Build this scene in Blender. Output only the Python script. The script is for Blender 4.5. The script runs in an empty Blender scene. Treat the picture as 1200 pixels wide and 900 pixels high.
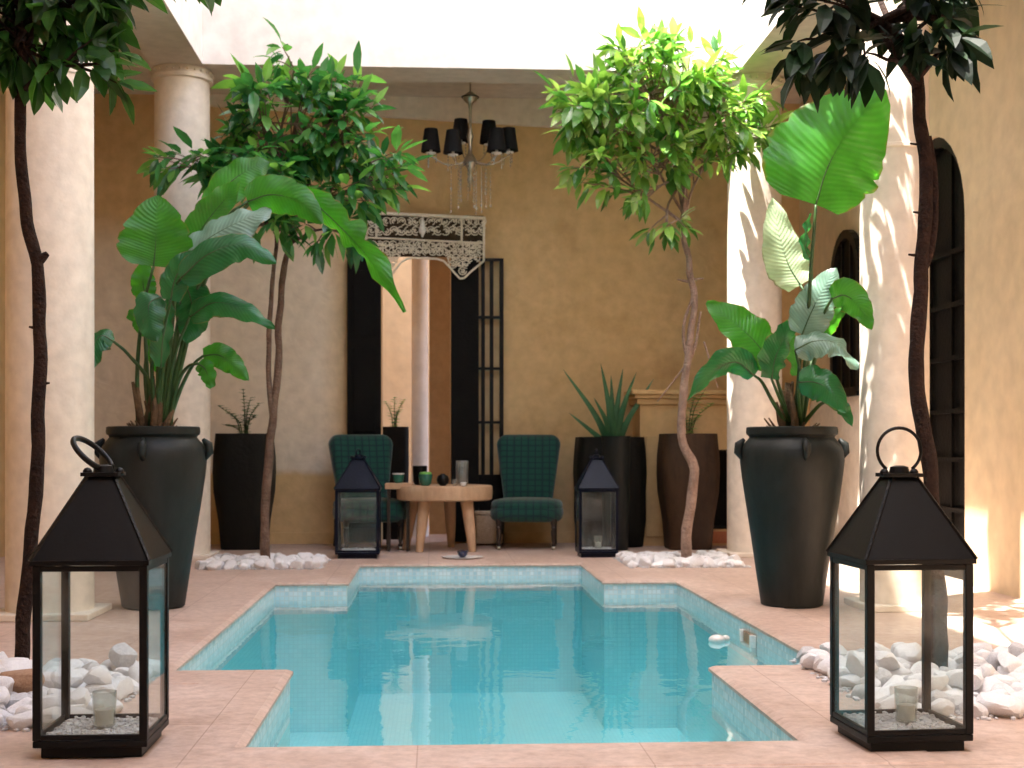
import bpy, bmesh, math, random
from mathutils import Vector, Matrix, noise
random.seed(7)
rnd = random.Random(11)
col = bpy.context.scene.collection
scene = bpy.context.scene
# ------------------------------------------------------------------ camera geometry
H = 0.857; FPX = 1600.0; YAW = math.atan(90/1600)
FV = Vector((math.sin(YAW), math.cos(YAW), 0)); RV = Vector((math.cos(YAW), -math.sin(YAW), 0))
def P(px, py, Y):
    """point of the courtyard at depth Y that is seen at (px, py)"""
    d = FV + RV*((px-600)/FPX) + Vector((0, 0, (525-py)/FPX))
    return Vector((0, 0, H)) + d*(Y/d.y)
def G(px, py, z=0):
    d = FV + RV*((px-600)/FPX) + Vector((0, 0, (525-py)/FPX))
    return Vector((0, 0, H)) + d*((z-H)/d.z)

# ------------------------------------------------------------------ materials
def new_mat(name):
    m = bpy.data.materials.new(name); m.use_nodes = True
    nt = m.node_tree; b = nt.nodes['Principled BSDF']
    return m, nt, b
def N(nt, t, **kw):
    n = nt.nodes.new(t)
    for k, v in kw.items():
        if k in ('inputs',):
            for i, x in v.items(): n.inputs[i].default_value = x
        else: setattr(n, k, v)
    return n
def ramp(nt, stops):
    r = nt.nodes.new('ShaderNodeValToRGB')
    e = r.color_ramp.elements
    while len(e) < len(stops): e.new(0.5)
    for x, (p, c) in zip(e, stops): x.position = p; x.color = (*c, 1)
    return r
def mottled(name, c1, c2, scale=1.5, rough=0.75, bump=0.15, bscale=25, spec=0.3, detail=6, c3=None, streak=False):
    m, nt, b = new_mat(name); L = nt.links
    tc = N(nt, 'ShaderNodeTexCoord')
    src = tc.outputs['Object']
    if streak:
        mp = N(nt, 'ShaderNodeMapping'); mp.inputs['Scale'].default_value = (1, 1, .35); L.new(src, mp.inputs[0]); src = mp.outputs[0]
    n1 = N(nt, 'ShaderNodeTexNoise', inputs={'Scale': scale, 'Detail': detail, 'Roughness': .65}); L.new(src, n1.inputs['Vector'])
    st = [(.3, c1), (.68, c2)] if not c3 else [(.28, c1), (.5, c2), (.72, c3)]
    r = ramp(nt, st); L.new(n1.outputs['Fac'], r.inputs[0])
    n2 = N(nt, 'ShaderNodeTexNoise', inputs={'Scale': scale*9, 'Detail': 5}); L.new(src, n2.inputs['Vector'])
    r2 = ramp(nt, [(.3, (.86,)*3), (.7, (1.08,)*3)]); L.new(n2.outputs['Fac'], r2.inputs[0])
    mx = N(nt, 'ShaderNodeMix', data_type='RGBA', blend_type='MULTIPLY'); mx.inputs['Factor'].default_value = .8
    L.new(r.outputs[0], mx.inputs['A']); L.new(r2.outputs[0], mx.inputs['B']); L.new(mx.outputs['Result'], b.inputs['Base Color'])
    n3 = N(nt, 'ShaderNodeTexNoise', inputs={'Scale': bscale, 'Detail': 6}); L.new(tc.outputs['Object'], n3.inputs['Vector'])
    bp = N(nt, 'ShaderNodeBump', inputs={'Strength': bump, 'Distance': .02}); L.new(n3.outputs['Fac'], bp.inputs['Height']); L.new(bp.outputs[0], b.inputs['Normal'])
    b.inputs['Roughness'].default_value = rough; b.inputs['Specular IOR Level'].default_value = spec
    return m
M = {}
M['ochre'] = mottled('ochre_tadelakt', (.52, .345, .155), (.62, .43, .215), 1.1, .7, .2, 14, c3=(.57, .385, .18))
M['pink'] = mottled('pale_pink_plaster', (.69, .61, .51), (.77, .70, .61), 1.6, .8, .12, 30)
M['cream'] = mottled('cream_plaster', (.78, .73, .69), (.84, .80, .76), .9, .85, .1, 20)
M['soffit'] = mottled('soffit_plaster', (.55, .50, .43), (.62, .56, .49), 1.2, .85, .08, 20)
M['rightwall'] = mottled('warm_sand_plaster', (.67, .52, .32), (.74, .60, .40), .8, .75, .2, 12)
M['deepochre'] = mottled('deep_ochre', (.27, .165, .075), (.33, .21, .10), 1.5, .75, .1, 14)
M['iron'] = mottled('black_iron', (.002, .002, .0022), (.0045, .0045, .005), 8, .42, .03, 60, .18)
M['bluemetal'] = mottled('blue_black_metal', (.003, .005, .012), (.006, .008, .02), 8, .3, .1, 60, .15)
M['doorwood'] = mottled('black_stained_wood', (.002, .002, .002), (.006, .005, .004), 6, .6, .2, 40, .12)
M['pot'] = mottled('charcoal_clay', (.006, .0085, .008), (.022, .025, .0235), 3.5, .48, .10, 25, .22, streak=True)
M['planter'] = mottled('dark_planter_clay', (.004, .005, .004), (.013, .012, .010), 3, .6, .3, 30, .15, streak=True)
M['brownplanter'] = mottled('rust_brown_planter_clay', (.010, .010, .009), (.06, .034, .020), 3, .6, .3, 30, .15, c3=(.03, .022, .017), streak=True)
M['soil'] = mottled('soil', (.03, .02, .012), (.07, .045, .03), 20, .95, 1, 80)
M['wood'] = mottled('pale_oak', (.42, .25, .14), (.60, .40, .25), 3, .55, .2, 50, .3, streak=True)
M['wooddark'] = mottled('dark_leg_wood', (.012, .008, .006), (.03, .018, .012), 6, .35, .1, 50, .5)
M['bark_dark'] = mottled('dark_bark', (.010, .005, .004), (.035, .017, .011), 14, .85, 1, 60, .2)
M['bark'] = mottled('brown_bark', (.10, .062, .045), (.23, .15, .11), 14, .85, 1, 60, .2)
M['barkpale'] = mottled('pale_bark', (.20, .13, .10), (.42, .30, .235), 12, .85, 1, 60, .2)
M['stone'] = mottled('white_pebble', (.76, .76, .78), (.88, .88, .90), 6, .55, .5, 18, .35)
M['stonegrey'] = mottled('greyish_pebble', (.48, .48, .50), (.68, .68, .70), 6, .6, .5, 18, .35)
M['stonebrown'] = mottled('tan_pebble', (.30, .17, .10), (.45, .29, .19), 6, .6, .4, 18, .35)
M['whitewood'] = mottled('aged_white_fretwork', (.60, .55, .43), (.76, .71, .60), 9, .6, .3, 60)
M['brass'] = mottled('dull_silver', (.25, .22, .16), (.4, .36, .28), 9, .3, .1, 60, .6)
M['brass'].node_tree.nodes['Principled BSDF'].inputs['Metallic'].default_value = .8
M['blackfabric'] = mottled('black_silk', (.005, .005, .006), (.010, .010, .012), 9, .7, .1, 80, .2)
M['wax'] = mottled('candle_wax', (.75, .72, .66), (.82, .80, .74), 5, .5, .05, 20)
M['greenglaze'] = mottled('green_glaze', (.015, .10, .07), (.03, .17, .11), 8, .2, .05, 20, .6)
M['limegreen'] = mottled('green_wax', (.12, .35, .06), (.18, .45, .09), 8, .4, .1, 20)
M['darkblue'] = mottled('dark_blue_glaze', (.008, .012, .04), (.015, .02, .07), 8, .2, .05, 20, .6)
M['whiteglaze'] = mottled('white_glaze', (.7, .68, .66), (.8, .78, .76), 6, .25, .05, 20, .5)
M['terracotta'] = mottled('terracotta', (.40, .14, .07), (.55, .22, .12), 6, .7, .2, 30)
M['ash'] = mottled('soot', (.012, .010, .009), (.03, .025, .02), 3, .9, .3, 20)
M['backing'] = mottled('dark_brown_sheet', (.03, .02, .010), (.07, .048, .026), 12, .8, .2, 40)
M['straw'] = mottled('pale_tan_mottle', (.42, .32, .22), (.58, .46, .34), 30, .8, .6, 90)

def two_sided_fresnel(nt, fr, ior):
    # the Fresnel node inverts the index on back faces; feed it the inverse there so thin sheets act the same from both sides
    g = N(nt, 'ShaderNodeNewGeometry'); mr = N(nt, 'ShaderNodeMapRange'); mr.inputs[3].default_value = ior; mr.inputs[4].default_value = 1/ior
    nt.links.new(g.outputs['Backfacing'], mr.inputs[0]); nt.links.new(mr.outputs[0], fr.inputs[0])
# floor: rosy tadelakt slabs with fine joints
def floor_mat():
    m, nt, b = new_mat('rosy_floor'); L = nt.links
    tc = N(nt, 'ShaderNodeTexCoord')
    n1 = N(nt, 'ShaderNodeTexNoise', inputs={'Scale': 1.7, 'Detail': 10, 'Roughness': .78}); L.new(tc.outputs['Object'], n1.inputs['Vector'])
    r = ramp(nt, [(.3, (.42, .29, .225)), (.5, (.55, .405, .335)), (.7, (.65, .52, .455))]); L.new(n1.outputs['Fac'], r.inputs[0])
    n2 = N(nt, 'ShaderNodeTexNoise', inputs={'Scale': 22, 'Detail': 6, 'Roughness': .7}); L.new(tc.outputs['Object'], n2.inputs['Vector'])
    r2 = ramp(nt, [(.3, (.70, .67, .65)), (.62, (1.06, 1.06, 1.06))]); L.new(n2.outputs['Fac'], r2.inputs[0])
    mx = N(nt, 'ShaderNodeMix', data_type='RGBA', blend_type='MULTIPLY'); mx.inputs['Factor'].default_value = .8
    L.new(r.outputs[0], mx.inputs['A']); L.new(r2.outputs[0], mx.inputs['B'])
    br = N(nt, 'ShaderNodeTexBrick', offset=0.0, inputs={'Scale': 1.0, 'Mortar Size': .003, 'Brick Width': .64, 'Row Height': .64, 'Mortar Smooth': .6})
    br.inputs['Color1'].default_value = (1, 1, 1, 1); br.inputs['Color2'].default_value = (.93, .93, .94, 1); br.inputs['Mortar'].default_value = (.62, .57, .54, 1)
    mp = N(nt, 'ShaderNodeMapping'); mp.inputs['Location'].default_value = (.05, .22, 0); L.new(tc.outputs['Object'], mp.inputs[0]); L.new(mp.outputs[0], br.inputs['Vector'])
    m2 = N(nt, 'ShaderNodeMix', data_type='RGBA', blend_type='MULTIPLY'); m2.inputs['Factor'].default_value = .8
    L.new(mx.outputs['Result'], m2.inputs['A']); L.new(br.outputs['Color'], m2.inputs['B']); L.new(m2.outputs['Result'], b.inputs['Base Color'])
    n3 = N(nt, 'ShaderNodeTexNoise', inputs={'Scale': 6, 'Detail': 7}); L.new(tc.outputs['Object'], n3.inputs['Vector'])
    bp = N(nt, 'ShaderNodeBump', inputs={'Strength': .25, 'Distance': .02}); L.new(n3.outputs['Fac'], bp.inputs['Height']); L.new(bp.outputs[0], b.inputs['Normal'])
    r3 = ramp(nt, [(.35, (.42,)*3), (.65, (.62,)*3)]); L.new(n1.outputs['Fac'], r3.inputs[0]); L.new(r3.outputs[0], b.inputs['Roughness'])
    b.inputs['Specular IOR Level'].default_value = .35
    return m
M['floor'] = floor_mat()
def tile_mat(name, c1, c2, grout, size=.025, rough=.25):
    m, nt, b = new_mat(name); L = nt.links
    tc = N(nt, 'ShaderNodeTexCoord'); sp = N(nt, 'ShaderNodeSeparateXYZ'); L.new(tc.outputs['Object'], sp.inputs[0])
    ge = N(nt, 'ShaderNodeNewGeometry'); sn = N(nt, 'ShaderNodeSeparateXYZ'); L.new(ge.outputs['Normal'], sn.inputs[0])
    # walls: (x+y, z); floor: (x, y)
    ad = N(nt, 'ShaderNodeMath', operation='ADD'); L.new(sp.outputs[0], ad.inputs[0]); L.new(sp.outputs[1], ad.inputs[1])
    c_w = N(nt, 'ShaderNodeCombineXYZ'); L.new(ad.outputs[0], c_w.inputs[0]); L.new(sp.outputs[2], c_w.inputs[1])
    c_f = N(nt, 'ShaderNodeCombineXYZ'); L.new(sp.outputs[0], c_f.inputs[0]); L.new(sp.outputs[1], c_f.inputs[1])
    ab = N(nt, 'ShaderNodeMath', operation='ABSOLUTE'); L.new(sn.outputs[2], ab.inputs[0])
    gt = N(nt, 'ShaderNodeMath', operation='GREATER_THAN'); L.new(ab.outputs[0], gt.inputs[0]); gt.inputs[1].default_value = .5
    mv = N(nt, 'ShaderNodeMix', data_type='VECTOR'); L.new(gt.outputs[0], mv.inputs['Factor']); L.new(c_w.outputs[0], mv.inputs['A']); L.new(c_f.outputs[0], mv.inputs['B'])
    br = N(nt, 'ShaderNodeTexBrick', offset=0.0, inputs={'Scale': 1.0, 'Mortar Size': size*.09, 'Brick Width': size, 'Row Height': size, 'Bias': 0})
    br.inputs['Color1'].default_value = (*c1, 1); br.inputs['Color2'].default_value = (*c2, 1); br.inputs['Mortar'].default_value = (*grout, 1)
    L.new(mv.outputs['Result'], br.inputs['Vector']); L.new(br.outputs['Color'], b.inputs['Base Color'])
    b.inputs['Roughness'].default_value = rough
    return m
M['bandtile'] = tile_mat('waterline_mosaic', (.52, .66, .72), (.82, .85, .88), (.70, .70, .70), .028)
M['pooltile'] = tile_mat('turquoise_mosaic', (.30, .77, .83), (.35, .81, .86), (.28, .71, .77), .028)
def water_mat():
    m, nt, b = new_mat('pool_water'); L = nt.links; nt.nodes.remove(b)
    out = nt.nodes['Material Output']
    tr = N(nt, 'ShaderNodeBsdfTransparent'); tr.inputs[0].default_value = (.86, .98, .985, 1)
    gl = N(nt, 'ShaderNodeBsdfGlossy'); gl.inputs['Roughness'].default_value = .02; gl.inputs[0].default_value = (1, 1, 1, 1)
    fr = N(nt, 'ShaderNodeFresnel'); two_sided_fresnel(nt, fr, 1.33)
    tc = N(nt, 'ShaderNodeTexCoord')
    mp = N(nt, 'ShaderNodeMapping'); mp.inputs['Scale'].default_value = (1, .8, 1); L.new(tc.outputs['Object'], mp.inputs[0])
    n1 = N(nt, 'ShaderNodeTexNoise', inputs={'Scale': 2.2, 'Detail': 2}); L.new(mp.outputs[0], n1.inputs['Vector'])
    n2 = N(nt, 'ShaderNodeTexNoise', inputs={'Scale': 14, 'Detail': 2}); L.new(mp.outputs[0], n2.inputs['Vector'])
    ad = N(nt, 'ShaderNodeMath', operation='MULTIPLY_ADD'); L.new(n2.outputs['Fac'], ad.inputs[0]); ad.inputs[1].default_value = .12; L.new(n1.outputs['Fac'], ad.inputs[2])
    bp = N(nt, 'ShaderNodeBump', inputs={'Strength': .13, 'Distance': .03}); L.new(ad.outputs[0], bp.inputs['Height'])
    L.new(bp.outputs[0], gl.inputs['Normal']); L.new(bp.outputs[0], fr.inputs['Normal'])
    mx = N(nt, 'ShaderNodeMixShader'); L.new(fr.outputs[0], mx.inputs[0]); L.new(tr.outputs[0], mx.inputs[1]); L.new(gl.outputs[0], mx.inputs[2])
    L.new(mx.outputs[0], out.inputs[0]); return m
M['water'] = water_mat()
def glass_mat(name, tint, ior=1.5, rough=.02, dirt=0.0):
    m, nt, b = new_mat(name); L = nt.links; nt.nodes.remove(b)
    out = nt.nodes['Material Output']
    tr = N(nt, 'ShaderNodeBsdfTransparent'); tr.inputs[0].default_value = (*tint, 1)
    gl = N(nt, 'ShaderNodeBsdfGlossy'); gl.inputs['Roughness'].default_value = rough
    fr = N(nt, 'ShaderNodeFresnel'); two_sided_fresnel(nt, fr, ior)
    mx = N(nt, 'ShaderNodeMixShader'); L.new(fr.outputs[0], mx.inputs[0]); L.new(tr.outputs[0], mx.inputs[1]); L.new(gl.outputs[0], mx.inputs[2])
    last = mx
    if dirt:
        df = N(nt, 'ShaderNodeBsdfDiffuse'); df.inputs[0].default_value = (.6, .62, .6, 1)
        tc = N(nt, 'ShaderNodeTexCoord')
        n1 = N(nt, 'ShaderNodeTexNoise', inputs={'Scale': 5, 'Detail': 5}); L.new(tc.outputs['Object'], n1.inputs['Vector'])
        r = ramp(nt, [(.35, (0,)*3), (.8, (dirt,)*3)]); L.new(n1.outputs['Fac'], r.inputs[0])
        m2 = N(nt, 'ShaderNodeMixShader'); L.new(r.outputs[0], m2.inputs[0]); L.new(mx.outputs[0], m2.inputs[1]); L.new(df.outputs[0], m2.inputs[2]); last = m2
    L.new(last.outputs[0], out.inputs[0]); return m
M['glass'] = glass_mat('lantern_glass', (.96, .985, .98), 1.22, .03, .10)
M['clearglass'] = glass_mat('clear_glass', (.88, .90, .89), 1.6, .02, .35)
M['crystal'] = glass_mat('crystal', (.80, .78, .74), 2.4, .05, .5)
def leaf_mat(name, cols, trans, tcol, rough=.38, spec=.5, vein=False):
    m, nt, b = new_mat(name); L = nt.links
    out = nt.nodes['Material Output']
    ge = N(nt, 'ShaderNodeNewGeometry')
    r = ramp(nt, [(i/(len(cols)-1), c) for i, c in enumerate(cols)]); L.new(ge.outputs['Random Per Island'], r.inputs[0])
    tc = N(nt, 'ShaderNodeTexCoord')
    n1 = N(nt, 'ShaderNodeTexNoise', inputs={'Scale': 6, 'Detail': 4}); L.new(tc.outputs['Object'], n1.inputs['Vector'])
    r2 = ramp(nt, [(.3, (.62,)*3), (.7, (1.25,)*3)]); L.new(n1.outputs['Fac'], r2.inputs[0])
    mx = N(nt, 'ShaderNodeMix', data_type='RGBA', blend_type='MULTIPLY'); mx.inputs['Factor'].default_value = .8
    L.new(r.outputs[0], mx.inputs['A']); L.new(r2.outputs[0], mx.inputs['B'])
    cout = mx.outputs['Result']
    if vein:
        uv = N(nt, 'ShaderNodeUVMap'); uv.uv_map = 'leaf'
        sx = N(nt, 'ShaderNodeSeparateXYZ'); L.new(uv.outputs[0], sx.inputs[0])
        ax = N(nt, 'ShaderNodeMath', operation='ABSOLUTE'); L.new(sx.outputs[0], ax.inputs[0])
        # side veins sweep obliquely to the margin
        ma = N(nt, 'ShaderNodeMath', operation='MULTIPLY_ADD'); L.new(ax.outputs[0], ma.inputs[0]); ma.inputs[1].default_value = -.16; L.new(sx.outputs[1], ma.inputs[2])
        sc = N(nt, 'ShaderNodeMath', operation='MULTIPLY'); L.new(ma.outputs[0], sc.inputs[0]); sc.inputs[1].default_value = 130.
        si = N(nt, 'ShaderNodeMath', operation='SINE'); L.new(sc.outputs[0], si.inputs[0])
        rv = ramp(nt, [(0, (.93,)*3), (1, (1.04,)*3)]); 
        mr = N(nt, 'ShaderNodeMapRange'); mr.inputs[1].default_value = -1; mr.inputs[2].default_value = 1; L.new(si.outputs[0], mr.inputs[0]); L.new(mr.outputs[0], rv.inputs[0])
        m3 = N(nt, 'ShaderNodeMix', data_type='RGBA', blend_type='MULTIPLY'); m3.inputs['Factor'].default_value = 1
        L.new(cout, m3.inputs['A']); L.new(rv.outputs[0], m3.inputs['B'])
        cout = m3.outputs['Result']
        # dry brown margins and tips, ragged
        ne = N(nt, 'ShaderNodeTexNoise', inputs={'Scale': 14, 'Detail': 4}); L.new(tc.outputs['Object'], ne.inputs['Vector'])
        e1 = N(nt, 'ShaderNodeMath', operation='MULTIPLY_ADD'); L.new(ne.outputs['Fac'], e1.inputs[0]); e1.inputs[1].default_value = .35; L.new(ax.outputs[0], e1.inputs[2])
        e2 = N(nt, 'ShaderNodeMapRange'); e2.inputs[1].default_value = 1.12; e2.inputs[2].default_value = 1.22; L.new(e1.outputs[0], e2.inputs[0])
        m5 = N(nt, 'ShaderNodeMix', data_type='RGBA'); L.new(e2.outputs[0], m5.inputs['Factor']); L.new(cout, m5.inputs['A']); m5.inputs['B'].default_value = (.16, .13, .04, 1)
        cout = m5.outputs['Result']
        bp = N(nt, 'ShaderNodeBump', inputs={'Strength': .22, 'Distance': .004}); L.new(si.outputs[0], bp.inputs['Height']); L.new(bp.outputs[0], b.inputs['Normal'])
    L.new(cout, b.inputs['Base Color'])
    b.inputs['Roughness'].default_value = rough; b.inputs['Specular IOR Level'].default_value = spec
    tl = N(nt, 'ShaderNodeBsdfTranslucent')
    m4 = N(nt, 'ShaderNodeMix', data_type='RGBA', blend_type='MULTIPLY'); m4.inputs['Factor'].default_value = 1
    L.new(cout, m4.inputs['A']); m4.inputs['B'].default_value = (*tcol, 1); L.new(m4.outputs['Result'], tl.inputs[0])
    ms = N(nt, 'ShaderNodeMixShader'); ms.inputs[0].default_value = trans
    L.new(b.outputs[0], ms.inputs[1]); L.new(tl.outputs[0], ms.inputs[2]); L.new(ms.outputs[0], out.inputs[0])
    return m
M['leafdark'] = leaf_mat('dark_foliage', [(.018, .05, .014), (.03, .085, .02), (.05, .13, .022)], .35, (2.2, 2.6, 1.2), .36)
M['leafshaded'] = leaf_mat('shaded_dark_foliage', [(.004, .010, .005), (.007, .018, .007), (.010, .030, .009)], .18, (2.2, 2.6, 1.2), .5, .25)  # backlit shade of the crown put into the leaf colour
M['leafmid'] = leaf_mat('green_foliage', [(.018, .09, .035), (.04, .165, .055), (.08, .25, .07), (.20, .38, .09)], .38, (1.8, 2.1, 1.0), .27, .8)
M['leafbright'] = leaf_mat('yellow_green_foliage', [(.04, .15, .03), (.10, .26, .05), (.22, .40, .08), (.38, .52, .16)], .42, (1.6, 1.7, 1.0), .28, .8)
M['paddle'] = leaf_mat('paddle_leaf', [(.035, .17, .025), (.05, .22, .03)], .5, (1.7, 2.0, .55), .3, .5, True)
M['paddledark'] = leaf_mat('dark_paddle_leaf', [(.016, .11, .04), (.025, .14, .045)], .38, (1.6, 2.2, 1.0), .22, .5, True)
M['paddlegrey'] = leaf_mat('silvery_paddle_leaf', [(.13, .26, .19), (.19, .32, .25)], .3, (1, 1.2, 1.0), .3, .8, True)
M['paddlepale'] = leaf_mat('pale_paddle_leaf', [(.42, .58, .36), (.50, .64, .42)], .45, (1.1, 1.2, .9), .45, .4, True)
M['stalk'] = mottled('green_stalk', (.02, .05, .015), (.05, .11, .03), 8, .45, .2, 40)
M['sheath'] = mottled('brown_leaf_sheath', (.06, .035, .018), (.16, .10, .05), 10, .8, .6, 50)
M['aloe'] = mottled('aloe_skin', (.03, .11, .05), (.06, .18, .08), 5, .4, .1, 40, .4)
def plaid_mat():
    m, nt, b = new_mat('green_plaid_wool'); L = nt.links
    tc = N(nt, 'ShaderNodeTexCoord'); sp = N(nt, 'ShaderNodeSeparateXYZ'); L.new(tc.outputs['Object'], sp.inputs[0])
    ad = N(nt, 'ShaderNodeMath', operation='ADD'); L.new(sp.outputs[1], ad.inputs[0]); L.new(sp.outputs[2], ad.inputs[1])
    def lines(src, period, width):
        mo = N(nt, 'ShaderNodeMath', operation='PINGPONG'); L.new(src, mo.inputs[0]); mo.inputs[1].default_value = period/2
        lt = N(nt, 'ShaderNodeMath', operation='LESS_THAN'); L.new(mo.outputs[0], lt.inputs[0]); lt.inputs[1].default_value = width/2
        return lt.outputs[0]
    a = lines(sp.outputs[0], .062, .010); c = lines(ad.outputs[0], .062, .010)
    mxm = N(nt, 'ShaderNodeMath', operation='MAXIMUM'); L.new(a, mxm.inputs[0]); L.new(c, mxm.inputs[1])
    a2 = lines(sp.outputs[0], .124, .034); c2 = lines(ad.outputs[0], .124, .034)
    s2 = N(nt, 'ShaderNodeMath', operation='ADD'); L.new(a2, s2.inputs[0]); L.new(c2, s2.inputs[1])
    mr = N(nt, 'ShaderNodeMath', operation='MULTIPLY'); L.new(s2.outputs[0], mr.inputs[0]); mr.inputs[1].default_value = .35
    m1 = N(nt, 'ShaderNodeMix', data_type='RGBA'); L.new(mr.outputs[0], m1.inputs['Factor']); m1.inputs['A'].default_value = (.007, .060, .045, 1); m1.inputs['B'].default_value = (.004, .036, .028, 1)
    m2 = N(nt, 'ShaderNodeMix', data_type='RGBA'); L.new(mxm.outputs[0], m2.inputs['Factor']); L.new(m1.outputs['Result'], m2.inputs['A']); m2.inputs['B'].default_value = (.004, .02, .03, 1)
    L.new(m2.outputs['Result'], b.inputs['Base Color'])
    n3 = N(nt, 'ShaderNodeTexNoise', inputs={'Scale': 260, 'Detail': 3}); L.new(tc.outputs['Object'], n3.inputs['Vector'])
    bp = N(nt, 'ShaderNodeBump', inputs={'Strength': .4, 'Distance': .004}); L.new(n3.outputs['Fac'], bp.inputs['Height']); L.new(bp.outputs[0], b.inputs['Normal'])
    b.inputs['Roughness'].default_value = .85; b.inputs['Sheen Weight'].default_value = .35; b.inputs['Specular IOR Level'].default_value = .2
    return m
M['plaid'] = plaid_mat()

# ------------------------------------------------------------------ mesh helpers
class MB:
    def __init__(s): s.v = []; s.f = []; s.uv = {}
    def add(s, vs, fs):
        o = len(s.v); s.v += [Vector(v) for v in vs]; s.f += [tuple(i+o for i in f) for f in fs]; return o
    def box(s, x0, x1, y0, y1, z0, z1):
        s.add([(x0,y0,z0),(x1,y0,z0),(x1,y1,z0),(x0,y1,z0),(x0,y0,z1),(x1,y0,z1),(x1,y1,z1),(x0,y1,z1)],
              [(0,3,2,1),(4,5,6,7),(0,1,5,4),(1,2,6,5),(2,3,7,6),(3,0,4,7)]); return s
    def bar(s, a, b, w, h=None, up=(0, 0, 1)):
        a = Vector(a); b = Vector(b); h = h or w; d = (b-a).normalized(); up = Vector(up)
        if abs(d.dot(up)) > .95: up = Vector((0, 1, 0))
        x = d.cross(up).normalized()*w/2; y = x.cross(d).normalized()*h/2
        s.add([a-x-y, a+x-y, a+x+y, a-x+y, b-x-y, b+x-y, b+x+y, b-x+y],
              [(0,3,2,1),(4,5,6,7),(0,1,5,4),(1,2,6,5),(2,3,7,6),(3,0,4,7)]); return s
    def tube(s, pts, rad, n=8, cap=True):
        pts = [Vector(p) for p in pts]; k = len(pts)
        if not isinstance(rad, (list, tuple)): rad = [rad]*k
        base = len(s.v); prev = None
        for i, p in enumerate(pts):
            d = (pts[min(i+1, k-1)]-pts[max(i-1, 0)]).normalized()
            if prev is None:
                ref = Vector((1, 0, 0)) if abs(d.x) < .8 else Vector((0, 1, 0))
            else: ref = prev
            y = d.cross(ref).normalized(); x = y.cross(d).normalized(); prev = x
            for j in range(n):
                a = 2*math.pi*j/n; s.v.append(p+(x*math.cos(a)+y*math.sin(a))*rad[i])
        for i in range(k-1):
            for j in range(n):
                q = (j+1) % n
                s.f.append((base+i*n+j, base+i*n+q, base+(i+1)*n+q, base+(i+1)*n+j))
        if cap:
            s.f.append(tuple(base+j for j in range(n))[::-1]); s.f.append(tuple(base+(k-1)*n+j for j in range(n)))
        return s
    def lathe(s, prof, c=(0, 0, 0), n=32, wob=0):
        base = len(s.v); c = Vector(c)
        for i, (r, z) in enumerate(prof):
            for j in range(n):
                a = 2*math.pi*j/n
                rr = r*(1+wob*noise.noise(Vector((math.cos(a)*1.2, math.sin(a)*1.2, z*2.5)))) if wob else r
                s.v.append(c+Vector((rr*math.cos(a), rr*math.sin(a), z)))
        for i in range(len(prof)-1):
            for j in range(n):
                q = (j+1) % n
                s.f.append((base+i*n+j, base+i*n+q, base+(i+1)*n+q, base+(i+1)*n+j))
        s.f.append(tuple(base+j for j in range(n))[::-1]); s.f.append(tuple(base+(len(prof)-1)*n+j for j in range(n)))
        return s
    def sphere(s, c, r, n=12, m=8, sc=(1, 1, 1)):
        prof = [(max(r*math.sin(math.pi*i/m), r*.02), -r*math.cos(math.pi*i/m)) for i in range(m+1)]
        o = len(s.v); s.lathe(prof, (0, 0, 0), n)
        for i in range(o, len(s.v)): s.v[i] = Vector(c)+Vector((s.v[i].x*sc[0], s.v[i].y*sc[1], s.v[i].z*sc[2]))
        return s
    def build(s, name, mat, parent=None, origin=None, smooth=False, bevel=0, label=None, cat=None, group=None, kind=None, mats=None, fm=None):
        me = bpy.data.meshes.new(name)
        o0 = Vector(origin) if origin is not None else Vector((0, 0, 0))
        me.from_pydata([tuple(v-o0) for v in s.v], [], s.f); me.update()
        me.materials.append(mat)
        if mats:
            for x in mats: me.materials.append(x)
            for p in me.polygons: p.material_index = fm(p)
        if smooth == True: me.polygons.foreach_set('use_smooth', [True]*len(me.polygons))
        elif smooth:
            me.polygons.foreach_set('use_smooth', [True]*len(me.polygons)); me.set_sharp_from_angle(angle=math.radians(smooth))
        if s.uv:
            ul = me.uv_layers.new(name='leaf')
            for lp in me.loops:
                ul.data[lp.index].uv = s.uv.get(lp.vertex_index, (0, 0))
        ob = bpy.data.objects.new(name, me); col.objects.link(ob)
        if parent is not None: ob.parent = parent
        elif origin is not None: ob.location = o0
        if bevel:
            b = ob.modifiers.new('bevel', 'BEVEL'); b.width = bevel; b.segments = 2; b.limit_method = 'ANGLE'
        return tag(ob, label, cat, group, kind)
def tag(o, label=None, cat=None, group=None, kind=None):
    if label: o['label'] = label
    if cat: o['category'] = cat
    if group: o['group'] = group
    if kind: o['kind'] = kind
    return o
def thing(name, loc, label, cat, group=None, rz=0):
    o = bpy.data.objects.new(name, None); col.objects.link(o); o.location = loc; o.rotation_euler = (0, 0, rz); o.empty_display_size = .1
    return tag(o, label, cat, group)
def dup(root, loc=None, rz=None, label=None, group=None):
    def rec(o, par):
        c = o.copy(); col.objects.link(c)
        if par is not None: c.parent = par
        for ch in [x for x in o.children]: rec(ch, c)
        return c
    r = rec(root, None)
    if loc is not None: r.location = loc
    if rz is not None: r.rotation_euler = (0, 0, rz)
    if label: r['label'] = label
    if group: r['group'] = group
    return r
def catmull(pts, k=6):
    pts = [Vector(p) for p in pts]; out = []
    q = [pts[0]*2-pts[1]]+pts+[pts[-1]*2-pts[-2]]
    for i in range(1, len(q)-2):
        for j in range(k):
            t = j/k; a, b, c, d = q[i-1], q[i], q[i+1], q[i+2]
            out.append(.5*((2*b)+(c-a)*t+(2*a-5*b+4*c-d)*t*t+(3*b-a-3*c+d)*t**3))
    out.append(pts[-1]); return out

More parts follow.
